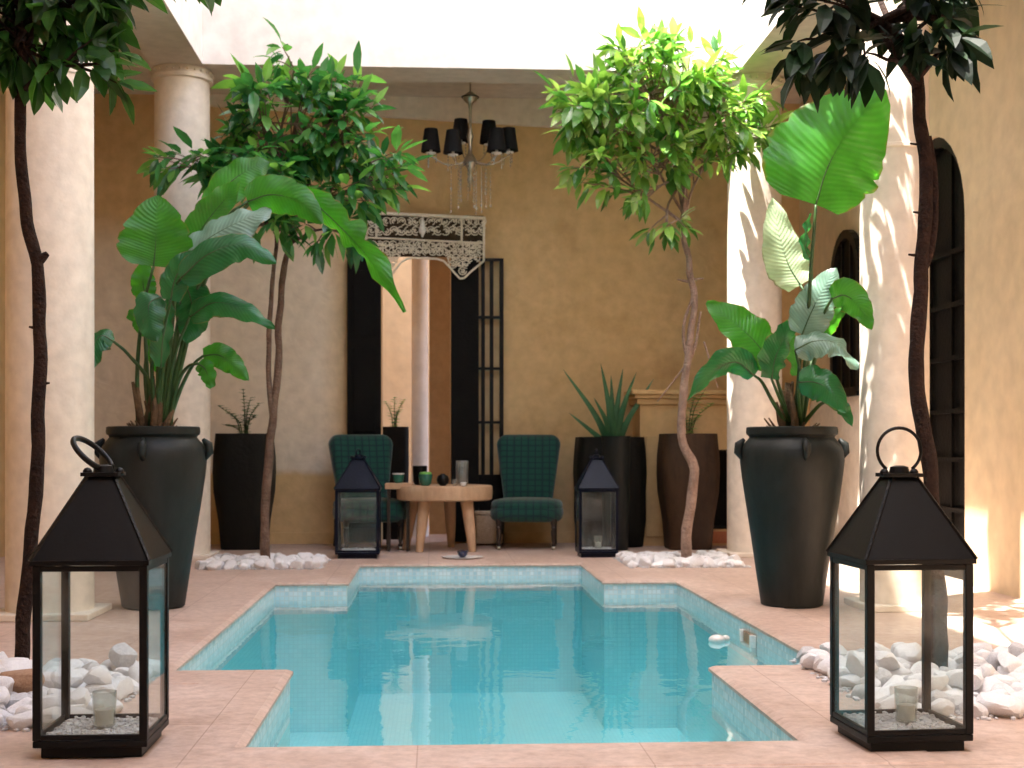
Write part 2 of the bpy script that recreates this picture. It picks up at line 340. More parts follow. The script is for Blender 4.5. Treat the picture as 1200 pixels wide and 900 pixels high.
# ------------------------------------------------------------------ the setting
XL, XR = -1.975, 2.55            # column lines
BW = .205                        # half beam
LI, RI = XL+BW-.01, XR-BW+.02    # inner faces of the beams
ZB = 3.80; ZC = 4.0              # beam underside / gallery ceiling
YF0, YF1 = 10.58, 11.0           # far beam
YW = 12.3                        # back wall
XWL, XWR = -3.4, 3.32            # outer gallery walls
ZT = 8.2                         # top of the upper walls
Y0 = -3.0
# pool outline
PX0, PX1, NX0, NX1 = -1.02, 1.56, -.56, 1.085
PY = [3.94, 5.31, 8.74, 10.08]
# floor as a grid with the pool cut out
def floor_cells(xs, ys, inside, z, mb):
    for i in range(len(xs)-1):
        for j in range(len(ys)-1):
            cx, cy = (xs[i]+xs[i+1])/2, (ys[j]+ys[j+1])/2
            if inside(cx, cy): mb.add([(xs[i],ys[j],z),(xs[i+1],ys[j],z),(xs[i+1],ys[j+1],z),(xs[i],ys[j+1],z)], [(0,1,2,3)])
def in_pool(x, y, g=0):
    return (NX0-g < x < NX1+g and PY[0]-g < y < PY[3]+g) or (PX0-g < x < PX1+g and PY[1]-g < y < PY[2]+g)
CW = .30  # coping width
fl = MB()
xs = sorted([-30, 30, PX0-CW, PX1+CW, NX0-CW, NX1+CW]); ys = sorted([-30, 40, PY[0]-CW, PY[1]-CW, PY[2]+CW, PY[3]+CW])
floor_cells(xs, ys, lambda x, y: not in_pool(x, y, CW), 0, fl)
fl.build('floor', M['floor'], kind='structure')
cp = MB()
OUT = [(NX0,PY[0]),(NX1,PY[0]),(NX1,PY[1]),(PX1,PY[1]),(PX1,PY[2]),(NX1,PY[2]),(NX1,PY[3]),(NX0,PY[3]),(NX0,PY[2]),(PX0,PY[2]),(PX0,PY[1]),(NX0,PY[1])]
def offset(poly, g):
    res = []; n = len(poly)
    for i in range(n):
        a = Vector((*poly[i-1], 0)); b = Vector((*poly[i], 0)); c = Vector((*poly[(i+1) % n], 0))
        d1 = (b-a).normalized(); d2 = (c-b).normalized()
        n1 = Vector((d1.y, -d1.x, 0)); n2 = Vector((d2.y, -d2.x, 0))
        res.append((b.x+(n1.x+n2.x)*g, b.y+(n1.y+n2.y)*g))
    return res
def ring(rings):   # list of (poly, z): skins successive rings
    mb = MB(); n = len(rings[0][0])
    for p, z in rings: mb.v += [Vector((x, y, z)) for x, y in p]
    for k in range(len(rings)-1):
        for i in range(n):
            j = (i+1) % n; mb.f.append((k*n+i, k*n+j, (k+1)*n+j, (k+1)*n+i))
    return mb
cz = .004
cope = ring([(offset(OUT, CW), 0), (offset(OUT, CW-.004), cz), (offset(OUT, .012), cz), (offset(OUT, .002), cz-.004), (offset(OUT, -.012), cz-.012), (offset(OUT, -.012), -.020), (offset(OUT, .0), -.021)])
cope.build('pool_coping', M['floor'], kind='structure')
band = ring([(offset(OUT, .0), -.021), (offset(OUT, .0), -.20)]); band.build('waterline_tile_band', M['bandtile'], kind='structure')
ZP = -.95
basin = ring([(offset(OUT, .0), -.20), (offset(OUT, .0), ZP)])
basin.f.append(tuple(range(len(OUT), 2*len(OUT)))); basin.build('pool_basin', M['pooltile'], kind='structure')
WZ = -.085
w = MB(); w.v = [Vector((x, y, WZ)) for x, y in OUT]; w.f = [tuple(range(12))]
w.build('water', M['water'], kind='structure')

def wall(name, mat, boxes, label, cat='wall', bevel=0):
    mb = MB()
    for b in boxes: mb.box(*b)
    return mb.build(name, mat, label=label, cat=cat, bevel=bevel)
# back wall with the doorway
DX0, DX1 = P(447, 500, YW).x, P(528, 500, YW).x
ZD = P(480, 292, YW).z
bw = wall('gallery_wall', M['ochre'], [(XWL, DX0, YW, YW+.3, 0, ZC), (DX1, XWR, YW, YW+.3, 0, ZC), (DX0, DX1, YW, YW+.3, ZD, ZC)],
     'ochre plaster back wall with the open doorway between the two green chairs')
# paler area coloured into the back wall left of the door
def pale_area_mat():
    m, nt, b = new_mat('part_pale_plaster'); L = nt.links
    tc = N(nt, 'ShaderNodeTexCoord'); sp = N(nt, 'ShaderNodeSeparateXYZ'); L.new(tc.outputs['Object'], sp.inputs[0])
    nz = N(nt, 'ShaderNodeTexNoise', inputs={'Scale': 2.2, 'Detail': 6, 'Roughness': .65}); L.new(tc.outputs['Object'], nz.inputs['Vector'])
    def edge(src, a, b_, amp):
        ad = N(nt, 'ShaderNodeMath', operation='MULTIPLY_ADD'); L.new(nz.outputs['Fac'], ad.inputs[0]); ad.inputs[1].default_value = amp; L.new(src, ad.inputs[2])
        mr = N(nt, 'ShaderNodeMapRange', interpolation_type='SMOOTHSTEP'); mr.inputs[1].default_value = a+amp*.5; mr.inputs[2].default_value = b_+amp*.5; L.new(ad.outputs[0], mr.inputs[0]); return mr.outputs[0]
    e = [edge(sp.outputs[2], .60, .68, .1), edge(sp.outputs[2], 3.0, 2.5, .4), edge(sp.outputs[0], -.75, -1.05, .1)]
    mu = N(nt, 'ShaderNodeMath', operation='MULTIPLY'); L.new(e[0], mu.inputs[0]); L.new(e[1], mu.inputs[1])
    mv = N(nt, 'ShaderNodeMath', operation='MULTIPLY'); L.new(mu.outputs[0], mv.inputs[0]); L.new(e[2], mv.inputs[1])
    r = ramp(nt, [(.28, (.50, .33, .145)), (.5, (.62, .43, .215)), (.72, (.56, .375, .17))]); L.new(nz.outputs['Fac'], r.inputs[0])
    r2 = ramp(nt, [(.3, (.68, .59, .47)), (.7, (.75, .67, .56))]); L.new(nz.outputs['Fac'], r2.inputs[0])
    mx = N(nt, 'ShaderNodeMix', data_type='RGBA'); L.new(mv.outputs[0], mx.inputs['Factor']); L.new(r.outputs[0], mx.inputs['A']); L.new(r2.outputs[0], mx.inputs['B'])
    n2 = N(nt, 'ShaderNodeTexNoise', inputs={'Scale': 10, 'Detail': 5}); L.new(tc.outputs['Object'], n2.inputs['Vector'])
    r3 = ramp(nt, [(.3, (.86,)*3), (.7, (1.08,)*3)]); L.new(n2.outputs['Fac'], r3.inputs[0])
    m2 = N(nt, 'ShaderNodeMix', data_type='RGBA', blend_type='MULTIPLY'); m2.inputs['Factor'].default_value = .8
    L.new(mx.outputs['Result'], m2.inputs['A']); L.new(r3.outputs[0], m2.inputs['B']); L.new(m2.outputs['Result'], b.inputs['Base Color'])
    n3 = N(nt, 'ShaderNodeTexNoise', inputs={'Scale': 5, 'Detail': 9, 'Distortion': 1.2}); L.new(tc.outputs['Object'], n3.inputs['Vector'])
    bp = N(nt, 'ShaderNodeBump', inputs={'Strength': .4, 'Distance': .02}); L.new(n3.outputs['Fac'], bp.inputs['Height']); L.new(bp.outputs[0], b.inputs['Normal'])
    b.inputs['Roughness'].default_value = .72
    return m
bw.data.materials.clear(); bw.data.materials.append(pale_area_mat())
# skirting, frieze
tw = MB(); tw.box(XWL, DX0-.31, YW-.02, YW-.002, 0, .10); tw.box(DX1+.49, 1.75, YW-.02, YW-.002, 0, .10); tw.build('skirting', M['ochre'], parent=bw)
fr = MB(); x0, x1 = XL-.1, XR+.1
za, zb = 3.90, 3.67
fr.add([(x0,YW-.06,za),(x1,YW-.06,zb),(x1,YW-.003,zb),(x0,YW-.003,za),(x0,YW-.06,ZC-.002),(x1,YW-.06,ZC-.002),(x1,YW-.003,ZC-.002),(x0,YW-.003,ZC-.002)],
       [(0,3,2,1),(4,5,6,7),(0,1,5,4),(1,2,6,5),(2,3,7,6),(3,0,4,7)])
fr.build('frieze', M['pink'], parent=bw)
wall('gallery_side_wall', M['ochre'], [(XWL-.3, XWL, Y0, YW, 0, ZC)], 'ochre outer wall at the far left edge, behind the left pink column')
# right side wall with an arched doorway and an arched window
def arch_wall():
    ym, hw, zs = 9.02, .62, 2.32        # arched door: centre, half width, spring
    pts = []
    mb = MB(); T = .3
    K = 14
    arc = [(ym-hw*math.cos(math.pi*i/K), zs+hw*math.sin(math.pi*i/K)) for i in range(K+1)]
    for x in (XWR, XWR+T):
        pass
    def q(a, b, c, d): mb.add([a, b, c, d], [(0, 1, 2, 3)])
    X = XWR
    q((X,Y0,0),(X,ym-hw,0),(X,ym-hw,ZC),(X,Y0,ZC))
    q((X,ym+hw,0),(X,YW,0),(X,YW,ZC),(X,ym+hw,ZC))
    for i in range(K):
        (ya, z_a), (yb, z_b) = arc[i], arc[i+1]
        q((X,ya,z_a),(X,yb,z_b),(X,yb,ZC),(X,ya,ZC))
        q((X,ya,z_a),(X+T,ya,z_a),(X+T,yb,z_b),(X,yb,z_b))
    q((X,ym-hw,0),(X+T,ym-hw,0),(X+T,ym-hw,zs),(X,ym-hw,zs)); q((X,ym+hw,0),(X+T,ym+hw,0),(X+T,ym+hw,zs),(X,ym+hw,zs))
    q((X+T,Y0,0),(X+T,YW,0),(X+T,YW,ZC),(X+T,Y0,ZC))
    w = mb.build('gallery_side_wall', M['rightwall'], label='sand coloured outer wall at the right edge with the arched black doorway', cat='wall')
    # door leaf: arched black panel with crossbars
    d = thing('arched_door', (X+.06, ym, 0), 'tall black arched door in the sand wall behind the right column', 'door')
    lf = MB(); n = len(arc)
    prof = [(ym-hw+.03, 0)]+[(ym+(y-ym)*.95, zs+(z-zs)*.95) for y, z in arc]+[(ym+hw-.03, 0)]
    k = len(prof)
    lf.v = [Vector((X+.10, y, z)) for y, z in prof]+[Vector((X+.15, y, z)) for y, z in prof]
    lf.f = [tuple(range(k)), tuple(range(2*k-1, k-1, -1))]+[(i, (i+1) % k, k+(i+1) % k, k+i) for i in range(k)]
    lf.build('leaf', M['doorwood'], d, origin=d.location)
    fm_ = MB(); pp = [Vector((X+.07, y, z)) for y, z in prof]
    for a, b in zip(pp[:-1], pp[1:]): fm_.bar(a, b, .08, .07, up=(1, 0, 0))
    fm_.build('frame', M['iron'], d, origin=d.location)
    bars = MB()
    for z in (.45, .78, 1.1, 1.45, 1.8, 2.15): bars.bar((X+.085, ym-hw+.05, z), (X+.085, ym+hw-.05, z), .03, .03)
    for y in (ym-.2, ym+.2): bars.bar((X+.083, y, .05), (X+.083, y, 2.8), .02, .02)
    bars.build('glazing_bar', M['doorwood'], d, origin=d.location)
    return w
arch_wall()
# arched niche/mirror further back on the right wall
def arched_mirror():
    X = XWR-.045; ym, hw, z0, zs = 10.72, .34, 1.30, 2.22
    d = thing('arched_window', (X, ym, z0), 'dark arched window on the right gallery wall, half behind the tall banana plant', 'window')
    K = 12; prof = [(ym-hw, z0)]+[(ym-hw*math.cos(math.pi*i/K), zs+hw*math.sin(math.pi*i/K)) for i in range(K+1)]+[(ym+hw, z0)]
    k = len(prof); lf = MB()
    lf.v = [Vector((X+.01, y, z)) for y, z in prof]+[Vector((X+.04, y, z)) for y, z in prof]
    lf.f = [tuple(range(k)), tuple(range(2*k-1, k-1, -1))]+[(i, (i+1) % k, k+(i+1) % k, k+i) for i in range(k)]
    lf.build('pane', M['doorwood'], d, origin=d.location)
    fm_ = MB(); pp = [Vector((X, y, z)) for y, z in prof]
    for a, b in zip(pp, pp[1:]+pp[:1]): fm_.bar(a, b, .07, .05, up=(1, 0, 0))
    for y in (ym-.11, ym+.11): fm_.bar((X, y, z0), (X, y, zs+.28), .02, .03, up=(0, 1, 0))
    fm_.build('frame', M['iron'], d, origin=d.location)
arched_mirror()
pd = MB(); pd.box(XWR-.016, XWR-.002, 9.75, YW-.09, 0, 1.27); pd.build('dado_panel', M['pink'], label='pale pink dado below the dark arched window, beside the right pot', cat='dado')
# beams / upper walls
def uw(x0, x1, y0, y1, name, label):
    mb = MB(); mb.box(x0, x1, y0, y1, ZB, ZT)
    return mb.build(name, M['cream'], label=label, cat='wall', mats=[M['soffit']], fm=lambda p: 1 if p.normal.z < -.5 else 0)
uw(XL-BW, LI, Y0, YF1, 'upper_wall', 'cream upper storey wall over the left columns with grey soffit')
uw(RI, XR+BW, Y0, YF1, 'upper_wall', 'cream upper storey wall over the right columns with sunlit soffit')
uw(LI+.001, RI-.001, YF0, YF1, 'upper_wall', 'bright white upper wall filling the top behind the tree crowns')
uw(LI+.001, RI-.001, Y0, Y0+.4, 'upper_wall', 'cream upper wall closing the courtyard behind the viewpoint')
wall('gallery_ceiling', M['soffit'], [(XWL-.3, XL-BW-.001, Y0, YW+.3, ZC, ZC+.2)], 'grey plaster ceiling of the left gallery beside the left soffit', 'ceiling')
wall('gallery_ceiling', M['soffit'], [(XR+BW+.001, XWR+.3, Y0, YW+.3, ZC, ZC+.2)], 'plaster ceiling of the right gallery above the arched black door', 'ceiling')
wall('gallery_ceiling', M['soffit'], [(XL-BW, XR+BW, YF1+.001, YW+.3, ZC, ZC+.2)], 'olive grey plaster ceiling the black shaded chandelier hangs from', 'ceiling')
wall('sun_blocker', M['cream'], [(LI+.001, LI+1.85, Y0, 9.72, ZT, ZT+.15)], 'unseen added sun eave projecting over the left half of the courtyard', 'blocker')  # unseen slab added; width and end shaped to set where sun falls
# room behind the camera
wall('gallery_wall', M['ochre'], [(XWL, XWR, Y0-.3, Y0, 0, ZC)], 'ochre wall closing the courtyard behind the viewpoint')
# columns
def column(x, y, r, label, collar=None, dentil=True):
    c = thing('column', (x, y, 0), label, 'column', 'plaster columns around the pool')
    s = MB(); prof = [(r*1.01*(1-.03*(z/ZB)**2), z) for z in [i*ZB/16 for i in range(16)]]+[(r*.975, ZB-.09)]
    prof[0] = (r*1.01, .03)
    s.lathe(prof, n=48); s.build('shaft', M['pink'], c, smooth=50)
    b = MB(); b.box(-r*1.18, r*1.18, -r*1.18, r*1.18, 0, .035); b.build('plinth', M['pink'], c, bevel=.006)
    k = MB(); k.lathe([(r*.98, ZB-.092), (r*1.09, ZB-.085), (r*1.11, ZB-.06), (r*1.07, ZB-.05), (r*1.07, ZB-.001)], n=48)
    if dentil:
        for i in range(26):
            a = 2*math.pi*i/26; k.sphere((r*1.09*math.cos(a), r*1.09*math.sin(a), ZB-.03), .013, 6, 4)
    k.build('capital', M['pink'], c, smooth=50)
    if collar:
        q = MB(); q.lathe([(r*.99, collar-.012), (r*1.045, collar-.006), (r*1.045, collar+.012), (r*.99, collar+.018)], n=48); q.build('collar', M['pink'], c, smooth=50)
    return c
column(XL+.01, 7.1, .215, 'fat pale pink column at the left edge behind the dark tree trunk', collar=P(57, 92, 7.1).z)
column(XL, 10.8, .215, 'far left pink column behind the left tall potted banana plant')
column(2.46, 7.2, .18, 'right pink column splashed with sun beside the bare dark trunk', collar=P(1048, 178, 7.2).z)
column(XR, 10.8, .215, 'far right column with dapples of sun behind the bright green tree')

# patio beyond the doorway
wall('patio_wall', M['rightwall'], [(-2.2, 1.6, 15.0, 15.2, 0, 4.4)], 'tan wall of the inner patio seen through the doorway', 'wall')
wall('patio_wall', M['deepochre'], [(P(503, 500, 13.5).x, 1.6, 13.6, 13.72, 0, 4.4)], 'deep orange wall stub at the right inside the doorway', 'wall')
wall('patio_wall', M['ochre'], [(-1.6, -1.4, YW+.31, 15.2, 0, 8.2)], 'left side wall of the inner patio behind the black door leaf', 'wall')  # unseen wall, made tall to keep the sun off the patio
wall('patio_sun_blocker', M['soffit'], [(-1.4, 1.6, YW+.301, 13.75, 3.2, 3.3)], 'unseen slab added just inside the doorway to shade the column', 'ceiling')  # out of view, added to keep sun off the doorway column
c2 = thing('column', (P(492, 500, 13.3).x, 13.3, 0), 'slim cream column seen inside the doorway between the door leaves', 'column')
s = MB(); s.lathe([(.085, 0), (.08, 1.5), (.078, 3.3)], n=28); s.build('shaft', M['cream'], c2, smooth=50)

# ------------------------------------------------------------------ door leaves, grille, valance
def door_leaf(px0, px1, grille, label):
    y = YW-.06; x0, x1 = P(px0, 500, y).x, P(px1, 500, y).x; zt = P(590, 303, y).z
    d = thing('door_leaf', ((x0+x1)/2, y, 0), label, 'door')
    b = MB(); o = d.location
    if not grille:
        b.box(x0, x1, y-.03, y+.03, .02, zt); b.build('panel', M['doorwood'], d, origin=o, bevel=.004)
        f = MB()
        for za_, zb_ in ((.15, .9), (1.0, 1.75), (1.85, zt-.12)): f.box(x0+.05, x1-.05, y-.042, y-.031, za_, zb_)
        f.build('raised_panel', M['doorwood'], d, origin=o, bevel=.006)
    else:
        xg = P(561, 500, y).x
        b.box(x0, xg, y-.03, y+.03, .02, zt); b.box(xg+.001, x1, y-.03, y+.03, .02, P(590, 556, y).z); b.build('panel', M['doorwood'], d, origin=o, bevel=.004)
        f = MB(); z0 = P(590, 556, y).z
        f.bar((x1-.018, y, z0), (x1-.018, y, zt), .036, .04, up=(0, 1, 0)); f.bar((xg, y, zt-.012), (x1-.026, y, zt-.012), .04, .024)
        for pz in (372, 432, 495): f.bar((xg, y, P(580, pz, y).z), (x1-.026, y, P(580, pz, y).z), .03, .024)
        for px in (566, 576): f.bar((P(px, 500, y).x, y-.002, z0), (P(px, 500, y).x, y-.002, zt-.026), .034, .02, up=(0, 1, 0))
        f.build('grille', M['iron'], d, origin=o)
    return d
door_leaf(407, 446.5, False, 'solid black door leaf folded open behind the left green chair')
door_leaf(528.5, 590, True, 'black door leaf with barred grille folded open beside the right green chair')

def valance():
    y = YW-.13; t = thing('fretwork_valance', P(499, 252, y), 'cream pierced fretwork valance with pointed drops hung over the doorway', 'valance')
    o = t.location
    X = lambda px: P(px, 252, y).x
    Zp = lambda py, px=500: P(500, py, y).z-(px-430)*.0003
    x0, x1 = X(428), X(568)
    T = .014
    fr_ = MB()
    def bar(p0, p1, w=.022, th=.03): fr_.bar((X(p0[0]), y, Zp(p0[1], p0[0])), (X(p1[0]), y, Zp(p1[1], p1[0])), w, th)
    bar((427, 250), (569, 250), .05, .026); bar((430, 279), (567, 279), .03, .014)
    for px, b in ((429, 300), (441, 279), (567, 300), (541, 279)): fr_.bar((X(px), y, Zp(250, px)-.012), (X(px), y, Zp(b, px)), .02, .03, up=(0, 1, 0))
    # scalloped lower edge
    edge = [(429, 300), (436, 309), (448, 316), (455, 321), (459, 321), (464, 314), (470, 306), (477, 301.5), (485, 300), (512, 300), (520, 302), (527, 309), (534, 317), (539, 322), (544, 321), (552, 313), (560, 306), (567, 300)]
    for a, b in zip(edge[:-1], edge[1:]): bar(a, b, .022, .016)
    fr_.build('border', M['whitewood'], t, origin=o)
    bk_ = MB(); bk_.box(X(431), X(567), YW-.10, YW-.094, P(500, 301, YW-.1).z, P(500, 252, YW-.1).z); bk_.build('dark_backing', M['backing'], t, origin=o)  # dark sheet added behind the fretwork so its holes come out dark
    def bot(px):
        for a, b in zip(edge[:-1], edge[1:]):
            if a[0] <= px <= b[0]: return a[1]+(b[1]-a[1])*(px-a[0])/(b[0]-a[0])
        return 300
    fw = MB(); r_ = random.Random(4)
    def arc(cx, cz, r, a0, a1, w=.009):
        n = 9; pts = [Vector((cx+r*math.cos(a0+(a1-a0)*i/n), y, cz+r*math.sin(a0+(a1-a0)*i/n))) for i in range(n+1)]
        fw.tube(pts, w*.6, 5, True)
    m = .0077
    px = 436
    while px < 566:      # top row: scrolled leaves
        for py, rr in ((259.5, 4.6), (270.5, 4.9)):
            c_ = P(px, py, y); a = r_.random()*6.28
            arc(c_.x, c_.z, rr*m, a, a+4.4); arc(c_.x, c_.z, rr*m*.45, a+1, a+5.2, .011)
            fw.bar((c_.x, y, c_.z), (c_.x+rr*m*math.cos(a+2), y, c_.z+rr*m*math.sin(a+2)), .012, .012, up=(0, 1, 0))
        px += 8.6
    py = 287
    while py < 322:
        px = 433+(4 if int(py/8.2) % 2 else 0)
        while px < 566:
            if py+3 < bot(px):
                c_ = P(px, py, y); a = r_.random()*6.28
                arc(c_.x, c_.z, 4.5*m, a, a+4.8); arc(c_.x, c_.z, 2*m, a+2, a+6.5, .012)
                b_ = a+r_.random(); fw.bar((c_.x-5*m*math.cos(b_), y+.004, c_.z-5*m*math.sin(b_)), (c_.x+5*m*math.cos(b_), y+.004, c_.z+5*m*math.sin(b_)), .008, .008, up=(0, 1, 0))
            px += 7.8
        py += 7.6
    fw.build('fretwork', M['whitewood'], t, origin=o)
    k = MB()      # carved central boss
    c_ = P(495, 270, y-.01); k.tube([P(495, 255, y-.012), P(495, 263, y-.012), P(495, 270, y-.012), P(495, 278, y-.012)], [.010, .022, .034, .006], 8)
    k.build('boss', M['whiteglaze'], t, origin=o, smooth=True)
valance()

# ------------------------------------------------------------------ fireplace on the back wall (right)
def fireplace():
    y1 = YW-.003; d = .42; y0 = y1-d
    X = lambda px: P(px, 500, y0).x
    x0, x1 = X(750), 3.3
    t = thing('fireplace', ((x0+x1)/2, y1-d/2, 0), 'plastered fireplace with moulded mantel behind the far right tree and brown planter', 'fireplace')
    o = t.location
    zt = P(800, 474, y0).z
    b = MB(); fx0, fx1 = X(812), X(872)
    zo = P(850, 527, y0).z; zo0 = P(850, 620, y0).z
    b.box(x0, fx0, y0, y1, 0, zt); b.box(fx1, x1-.001, y0, y1, 0, zt); b.box(fx0, fx1, y0, y1, zo, zt); b.box(fx0, fx1, y0, y1, 0, zo0)
    b.build('surround', M['ochre'], t, origin=o)
    m = MB()
    for k, (e, za_, zb_) in enumerate(((.03, zt+.001, zt+.05), (.055, zt+.051, zt+.085), (.085, zt+.086, zt+.125))): m.box(x0-e, x1-.001, y0-e, y1, za_, zb_)
    m.build('mantel', M['ochre'], t, origin=o, bevel=.006)
    f = MB(); f.box(fx0+.001, fx1-.001, y1-.05, y1-.001, zo0, zo-.001); f.build('firebox_back', M['ash'], t, origin=o)
    h = MB(); h.box(fx0+.002, fx1-.002, y0+.01, y1-.051, zo0+.001, zo0+.012); h.build('firebox_floor', M['ash'], t, origin=o)
    q = MB(); q.box(fx0+.001, fx0+.02, y0+.01, y1-.051, zo0+.013, zo-.001); q.box(fx1-.02, fx1-.001, y0+.01, y1-.051, zo0+.013, zo-.001); q.box(fx0+.021, fx1-.021, y0+.01, y1-.051, zo-.02, zo-.001); q.build('firebox_lining', M['ash'], t, origin=o)
    k = MB(); k.box(fx0-.05, fx1+.05, y0-.012, y0-.002, .02, zo0-.02); k.build('hearth_panel', M['terracotta'], t, origin=o)
    mp = MB(); mp.box(x0+.05, fx0-.06, y0-.02, y0-.002, .08, zo+.12); mp.build('pilaster', M['ochre'], t, origin=o, bevel=.006)
fireplace()

# ------------------------------------------------------------------ lanterns
def lantern(loc, label, mat, ringmode, group='black metal lanterns'):
    Wd = .31; hw = Wd/2; zb, ze = .05, .53; za = .772
    t = thing('lantern', loc, label, 'lantern', group)
    b = MB(); b.box(-hw+.018, hw-.018, -hw+.018, hw-.018, 0, .03); b.box(-hw, hw, -hw, hw, .031, zb); b.build('base', mat, t, bevel=.003)
    f = MB(); p = .022
    for sx in (-1, 1):
        for sy in (-1, 1):
            f.box(sx*hw-(p if sx > 0 else 0), sx*hw+(p if sx < 0 else 0), sy*hw-(p if sy > 0 else 0), sy*hw+(p if sy < 0 else 0), zb+.001, ze)
    q = .012
    for z0, z1 in ((zb+.002, zb+.016), (ze-.016, ze-.001)):
        for s_ in (-1, 1):
            ya, yb = (s_*hw-q-.001, s_*hw-.001) if s_ > 0 else (-hw+.001, -hw+q)
            f.box(-hw+p, hw-p, ya, yb, z0, z1)
            f.box(ya, yb, -hw+p, hw-p, z0, z1)
    f.build('frame', mat, t, bevel=.0015)
    for k in range(4):
        g = MB(); g.box(-hw+p+.0005, hw-p-.0005, -hw+.005, -hw+.008, zb+.0165, ze-.0165)
        go = g.build('glass_pane', M['glass'], t); go.rotation_euler = (0, 0, k*math.pi/2)
    r = MB(); e = hw+.006; c = .038
    r.box(-e, e, -e, e, ze+.001, ze+.014)
    vs = [(-e,-e,ze+.0145),(e,-e,ze+.0145),(e,e,ze+.0145),(-e,e,ze+.0145),(-c,-c,za),(c,-c,za),(c,c,za),(-c,c,za)]
    r.add(vs, [(0,1,5,4),(1,2,6,5),(2,3,7,6),(3,0,4,7),(4,5,6,7),(3,2,1,0)])
    for i in range(4):   # raised seams
        a = Vector(vs[i]); b_ = Vector(vs[4+i]); r.bar(a, b_, .008, .008)
    # row of punched studs down each seam
    for i in range(4):
        a = Vector(vs[i]); b_ = Vector(vs[4+i])
        for k in range(1, 12): r.sphere(a.lerp(b_, k/12)*1.0+Vector((0, -.002, .003)), .0035, 5, 3)
    r.build('roof', mat, t)
    cp_ = MB(); cp_.box(-.052, .052, -.052, .052, za+.001, za+.012); cp_.lathe([(.03, za+.012), (.026, za+.03), (.012, za+.034)], n=12)
    cp_.sphere((.045, .0, za+.012), .014, 8, 5); cp_.sphere((-.045, 0, za+.012), .014, 8, 5)
    capo = cp_.build('cap', mat, t, smooth=40)
    R = .066
    h = MB()
    if ringmode == 'up': tilt, rz = .0, 0.0
    elif ringmode == 'lean': tilt, rz = .80, math.pi/2-.25
    else: tilt, rz = 0, 1.2
    pts = []
    for i in range(29):
        a = -math.pi*.30+(math.pi*1.60)*i/28
        v = Vector((R*math.cos(a), 0, R*math.sin(a)+R*.72)); v.rotate(Matrix.Rotation(-tilt, 3, 'X')); v.rotate(Matrix.Rotation(rz, 3, 'Z'))
        pts.append(v+Vector((0, 0, za+.03)))
    if ringmode == 'small':
        pts = [Vector((p_.x*.45, p_.y*.45, za+.03+(p_.z-za-.03)*.4)) for p_ in pts]
    h.tube(pts, .005 if ringmode != 'lean' else .0085, 8); h.build('handle', mat, capo, smooth=True)
    return t
def lantern_fill(loc, i, label_g, label_c, candle=True):
    x, y, z = loc; z += .05
    g = MB(); r_ = random.Random(i)
    for k in range(420):
        a = r_.uniform(-.125, .125); b = r_.uniform(-.125, .125); s_ = r_.uniform(.004, .009)
        g.sphere((a, b, .004+r_.random()*.010), s_, 5, 3, (1, r_.uniform(.6, 1), .6))
    g.box(-.128, .128, -.128, .128, .0005, .007)
    go = g.build('gravel', M['stonegrey'], label=label_g, cat='gravel', kind='stuff'); go.location = (x, y, z)
    if candle:
        c = thing('candle_glass', (x+.01, y-.03, z+.014), label_c, 'candle')
        k = MB(); k.lathe([(.024, 0), (.030, .004), (.034, .10), (.031, .10), (.027, .008), (.010, .0075)], n=24); k.build('cup', M['clearglass'], c, smooth=50)
        k = MB(); k.lathe([(.024, .0085), (.0255, .05), (.004, .052)], n=20); k.lathe([(.0012, .052), (.001, .062)], n=5); k.build('candle', M['wax'], c, smooth=50)
L1 = (-.945, 3.955, 0.004); L2 = (1.352, 3.915, 0)
lantern(L1, 'large near black lantern at left whose ring handle leans over', M['iron'], 'lean')
lantern_fill(L1, 1, 'grey gravel inside the near left lantern', 'clear candle glass standing in the near left lantern')
t = lantern(L2, 'large near black lantern at right with its ring handle standing up', M['iron'], 'up'); t.rotation_euler.z = math.radians(3)
lantern_fill(L2, 2, 'grey gravel inside the near right lantern', 'clear candle glass standing in the near right lantern')
L3 = (P(420, 655, 10.6+.17).x, 10.77, 0); L4 = (P(699, 653, 10.6+.17).x, 10.77, 0)
t = lantern(L3, 'dark blue roofed lantern standing before the left green chair', M['bluemetal'], 'small'); t.scale = (1.1, 1.1, 1.0)
lantern_fill(L3, 3, 'gravel inside the lantern before the left green chair', '', False)
t = lantern(L4, 'glossy blue roofed lantern standing before the aloe planter', M['bluemetal'], 'small'); t.scale = (1.0, 1.0, 1.0)
lantern_fill(L4, 4, 'gravel inside the lantern before the aloe planter', 'white candle glass in the lantern before the aloe planter')

